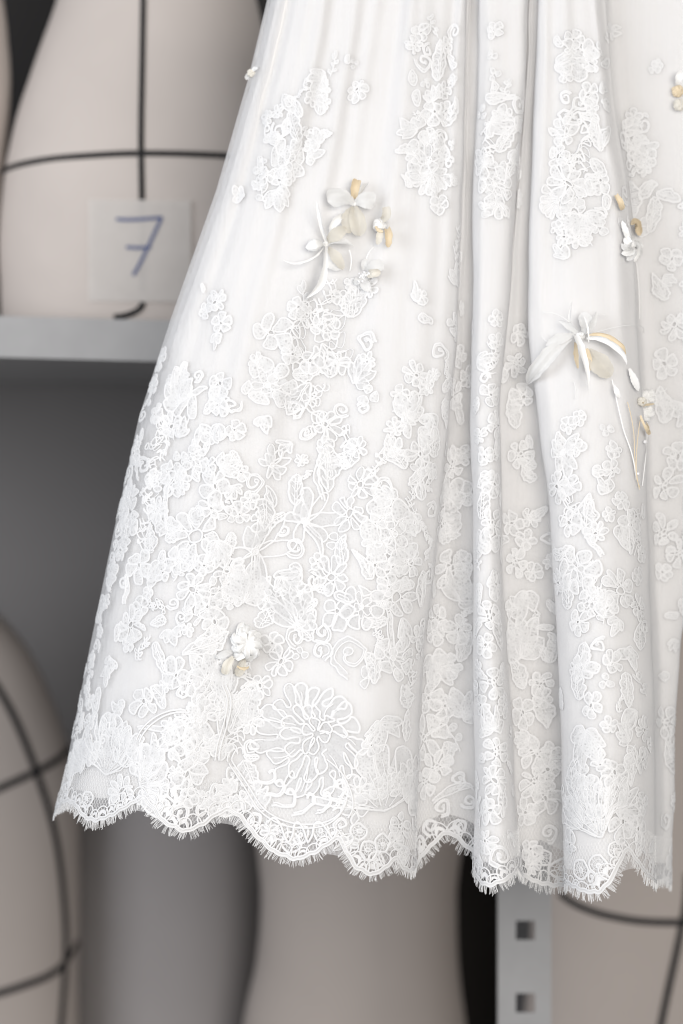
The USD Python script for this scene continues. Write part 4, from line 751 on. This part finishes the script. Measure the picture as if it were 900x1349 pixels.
petals(f, [('b', 'silk_white', [(757, 443), (764, 466), (770, 490), (772, 513)], [8, 22, 24, 18], [8, 11, 8, 1], dict(cup=.7, roll=.3)), ('b', 'organza', [(770, 470), (773, 500), (775, 520)], [10, 14, 12], [5, 6, 1], {}), ('b', 'silk_white', [(772, 446), (796, 450), (815, 464), (824, 482)], [8, 18, 20, 16], [4, 9, 9, 3], dict(cup=.5, roll=-.4)),
           ('b', 'silk_beige', [(774, 442), (796, 444), (814, 455), (822, 468)], [9, 20, 23, 18], [3, 6, 7, 3], dict(cup=.5, roll=-.3)), ('b', 'organza', [(752, 446), (728, 462), (710, 482), (693, 508)], [6, 15, 18, 16], [6, 24, 22, 3], dict(ripple=2)), ('b', 'organza', [(756, 442), (735, 448), (718, 456)], [5, 14, 12], [5, 18, 6], {}),
           ('b', 'silk_beige', [(772, 460), (775, 478), (774, 492)], [6, 11, 8], [5, 9, 4], {}), ('b', 'silk_beige', [(758, 452), (758, 470), (761, 486)], [5, 9, 6], [4, 8, 3], {}), ('b', 'organza_cream', [(774, 462), (788, 480), (804, 496)], [5, 12, 8], [10, 34, 20], dict(ripple=2)), ('b', 'organza', [(768, 440), (770, 424), (764, 414)], [5, 14, 12], [6, 22, 16], {}),
           ('b', 'organza', [(760, 440), (744, 428), (734, 424)], [5, 14, 14], [6, 12, 3], dict(roll=.5)), ('b', 'organza', [(772, 440), (780, 424), (784, 412)], [5, 16, 14], [5, 12, 3], dict(roll=-.5)), ('b', 'silk_white', [(774, 452), (772, 436), (766, 416)], [12, 20, 18], [2, 3, 1.5], {}), ('b', 'organza', [(752, 440), (750, 418), (752, 399)], [4, 10, 13], [3, 6, 2], dict(roll=.8)),
           ('t', 'lace_thread', [(760, 440), (742, 420), (714, 412)], [5, 12, 10], .7), ('t', 'lace_thread', [(778, 440), (810, 432), (846, 440)], [5, 12, 10], .6), ('t', 'lace_thread', [(772, 438), (790, 415), (800, 418)], [5, 12, 10], .7), ('t', 'lace_thread', [(753, 440), (718, 450), (712, 440)], [5, 12, 10], .7),
           ('t', 'silk_white', [(806, 500), (812, 528), (820, 562), (832, 598), (838, 632)], [4, 6, 5, 5, 3], 1.3), ('b', 'silk_white', [(808, 508), (812, 518), (815, 524)], [6, 9, 7], [3, 8, 6], {}), ('t', 'silk_beige', [(826, 530), (834, 570), (836, 610), (842, 645)], [6, 7, 6, 4], .8), ('t', 'lace_thread', [(755, 502), (758, 514), (757, 526)], [4, 6, 4], .8), ('b', 'silk_white', [(828, 486), (834, 500), (840, 515)], [6, 9, 8], [4, 12, 6], {})])
f = flower(852, 524, 'silk_bud', 'pair of rolled ivory buds with trailing threads', 11)
petals(f, [('o', 'silk_white', 851, 544, 7, 10.5, dict(sx=1.1, seed=4)), ('o', 'silk_cream', 846, 529, 10, 6, dict(seed=5)), ('b', 'silk_beige', [(842, 548), (845, 556), (850, 557)], [10, 13, 10], [3, 7, 4], {}), ('o', 'silk_white', 858, 519, 10, 6, dict(seed=8)), ('b', 'silk_beige', [(846, 531), (852, 534), (860, 533)], [17, 19, 16], [2, 5, 3], {}),
           ('t', 'silk_white', [(852, 556), (851, 580), (850, 600), (846, 640)], [6, 8, 7, 3], .9), ('t', 'silk_beige', [(843, 552), (838, 590), (838, 628), (843, 642)], [6, 8, 6, 3], .8), ('o', 'glass_bead', 850, 582, 10, 2.2, dict(rough=.02)), ('o', 'glass_bead', 841, 624, 10, 1.8, dict(rough=.02))])
f = flower(832, 322, label='white puffed flower with two pale beige petals near the right fold', core=6)
petals(f, [('b', 'silk_beige', [(811, 258), (815, 266), (819, 277)], [5, 9, 5], [6, 10, 7], dict(cup=.7)), ('b', 'silk_beige', [(831, 297), (839, 303), (842, 311)], [6, 10, 6], [6, 14, 11], dict(cup=.7)), ('b', 'silk_white', [(829, 318), (823, 306), (819, 292)], [5, 9, 5], [5, 10, 6], {}), ('t', 'silk_white', [(838, 346), (841, 380), (842, 420)], [5, 6, 3], .8)] +
       [('b', 'organza' if k % 2 else 'silk_white', [(832, 326), (832 + 9 * math.cos(a), 328 + 10 * math.sin(a)), (832 + 15 * math.cos(a + .3), 328 + 18 * math.sin(a + .3))], [5, 10, 5], [5, 14, 9], dict(ripple=1.2)) for k, a in enumerate(np.arange(-.4, 4.2, .72))])
f = flower(893, 120, 'silk_bud', 'beige and ivory bud at the right edge', 8, 'silk_beige', )
petals(f, [('o', 'silk_cream', 895, 138, 6, 8, dict(seed=3)), ('b', 'silk_white', [(892, 112), (893, 104), (897, 96)], [6, 12, 10], [6, 13, 8], {})])
f = flower(325, 846, 'silk_rose', 'full white silk rose with a yellow heart below', 17)
petals(f, [('b', 'silk_white', [(325, 847), (325 + 13 * math.cos(a), 847 + 14 * math.sin(a)), (325 + rr * math.cos(a + .25), 847 + rr * 1.15 * math.sin(a + .25))], [hh - 2, hh, hh - 9], [7, FR.uniform(13, 20), FR.uniform(8, 13)], dict(cup=FR.uniform(-.35, .1), ripple=1.4)) for k, (a, rr, hh) in enumerate([(x_ * 6.283 / 9 + FR.uniform(-.2, .2), FR.uniform(19, 25), 12) for x_ in range(9)] + [(x_ * 6.283 / 7 + FR.uniform(-.3, .3), FR.uniform(14, 18), 16) for x_ in range(7)])] +
       [('b', 'silk_cream', [(308, 866), (300, 876), (297, 888)], [5, 9, 5], [6, 15, 12], dict(ripple=1.2)), ('b', 'organza_cream', [(322, 868), (318, 880), (312, 890)], [5, 8, 5], [6, 16, 12], dict(ripple=1.2)), ('b', 'silk_beige', [(313, 877), (320, 880), (328, 878)], [8, 10, 7], [2, 5, 3], {}), ('b', 'organza', [(306, 858), (294, 862), (285, 866)], [5, 9, 5], [5, 12, 6], {})])
f = flower(331, 96, 'silk_bud', 'small white bud on the left outline', 5.5, 'silk_cream')
petals(f, [('b', 'organza', [(331, 97), (327, 101), (325, 106)], [4, 6, 4], [4, 8, 6], {}), ('b', 'silk_white', [(332, 95), (336, 92), (340, 91)], [4, 6, 4], [4, 7, 5], {})])
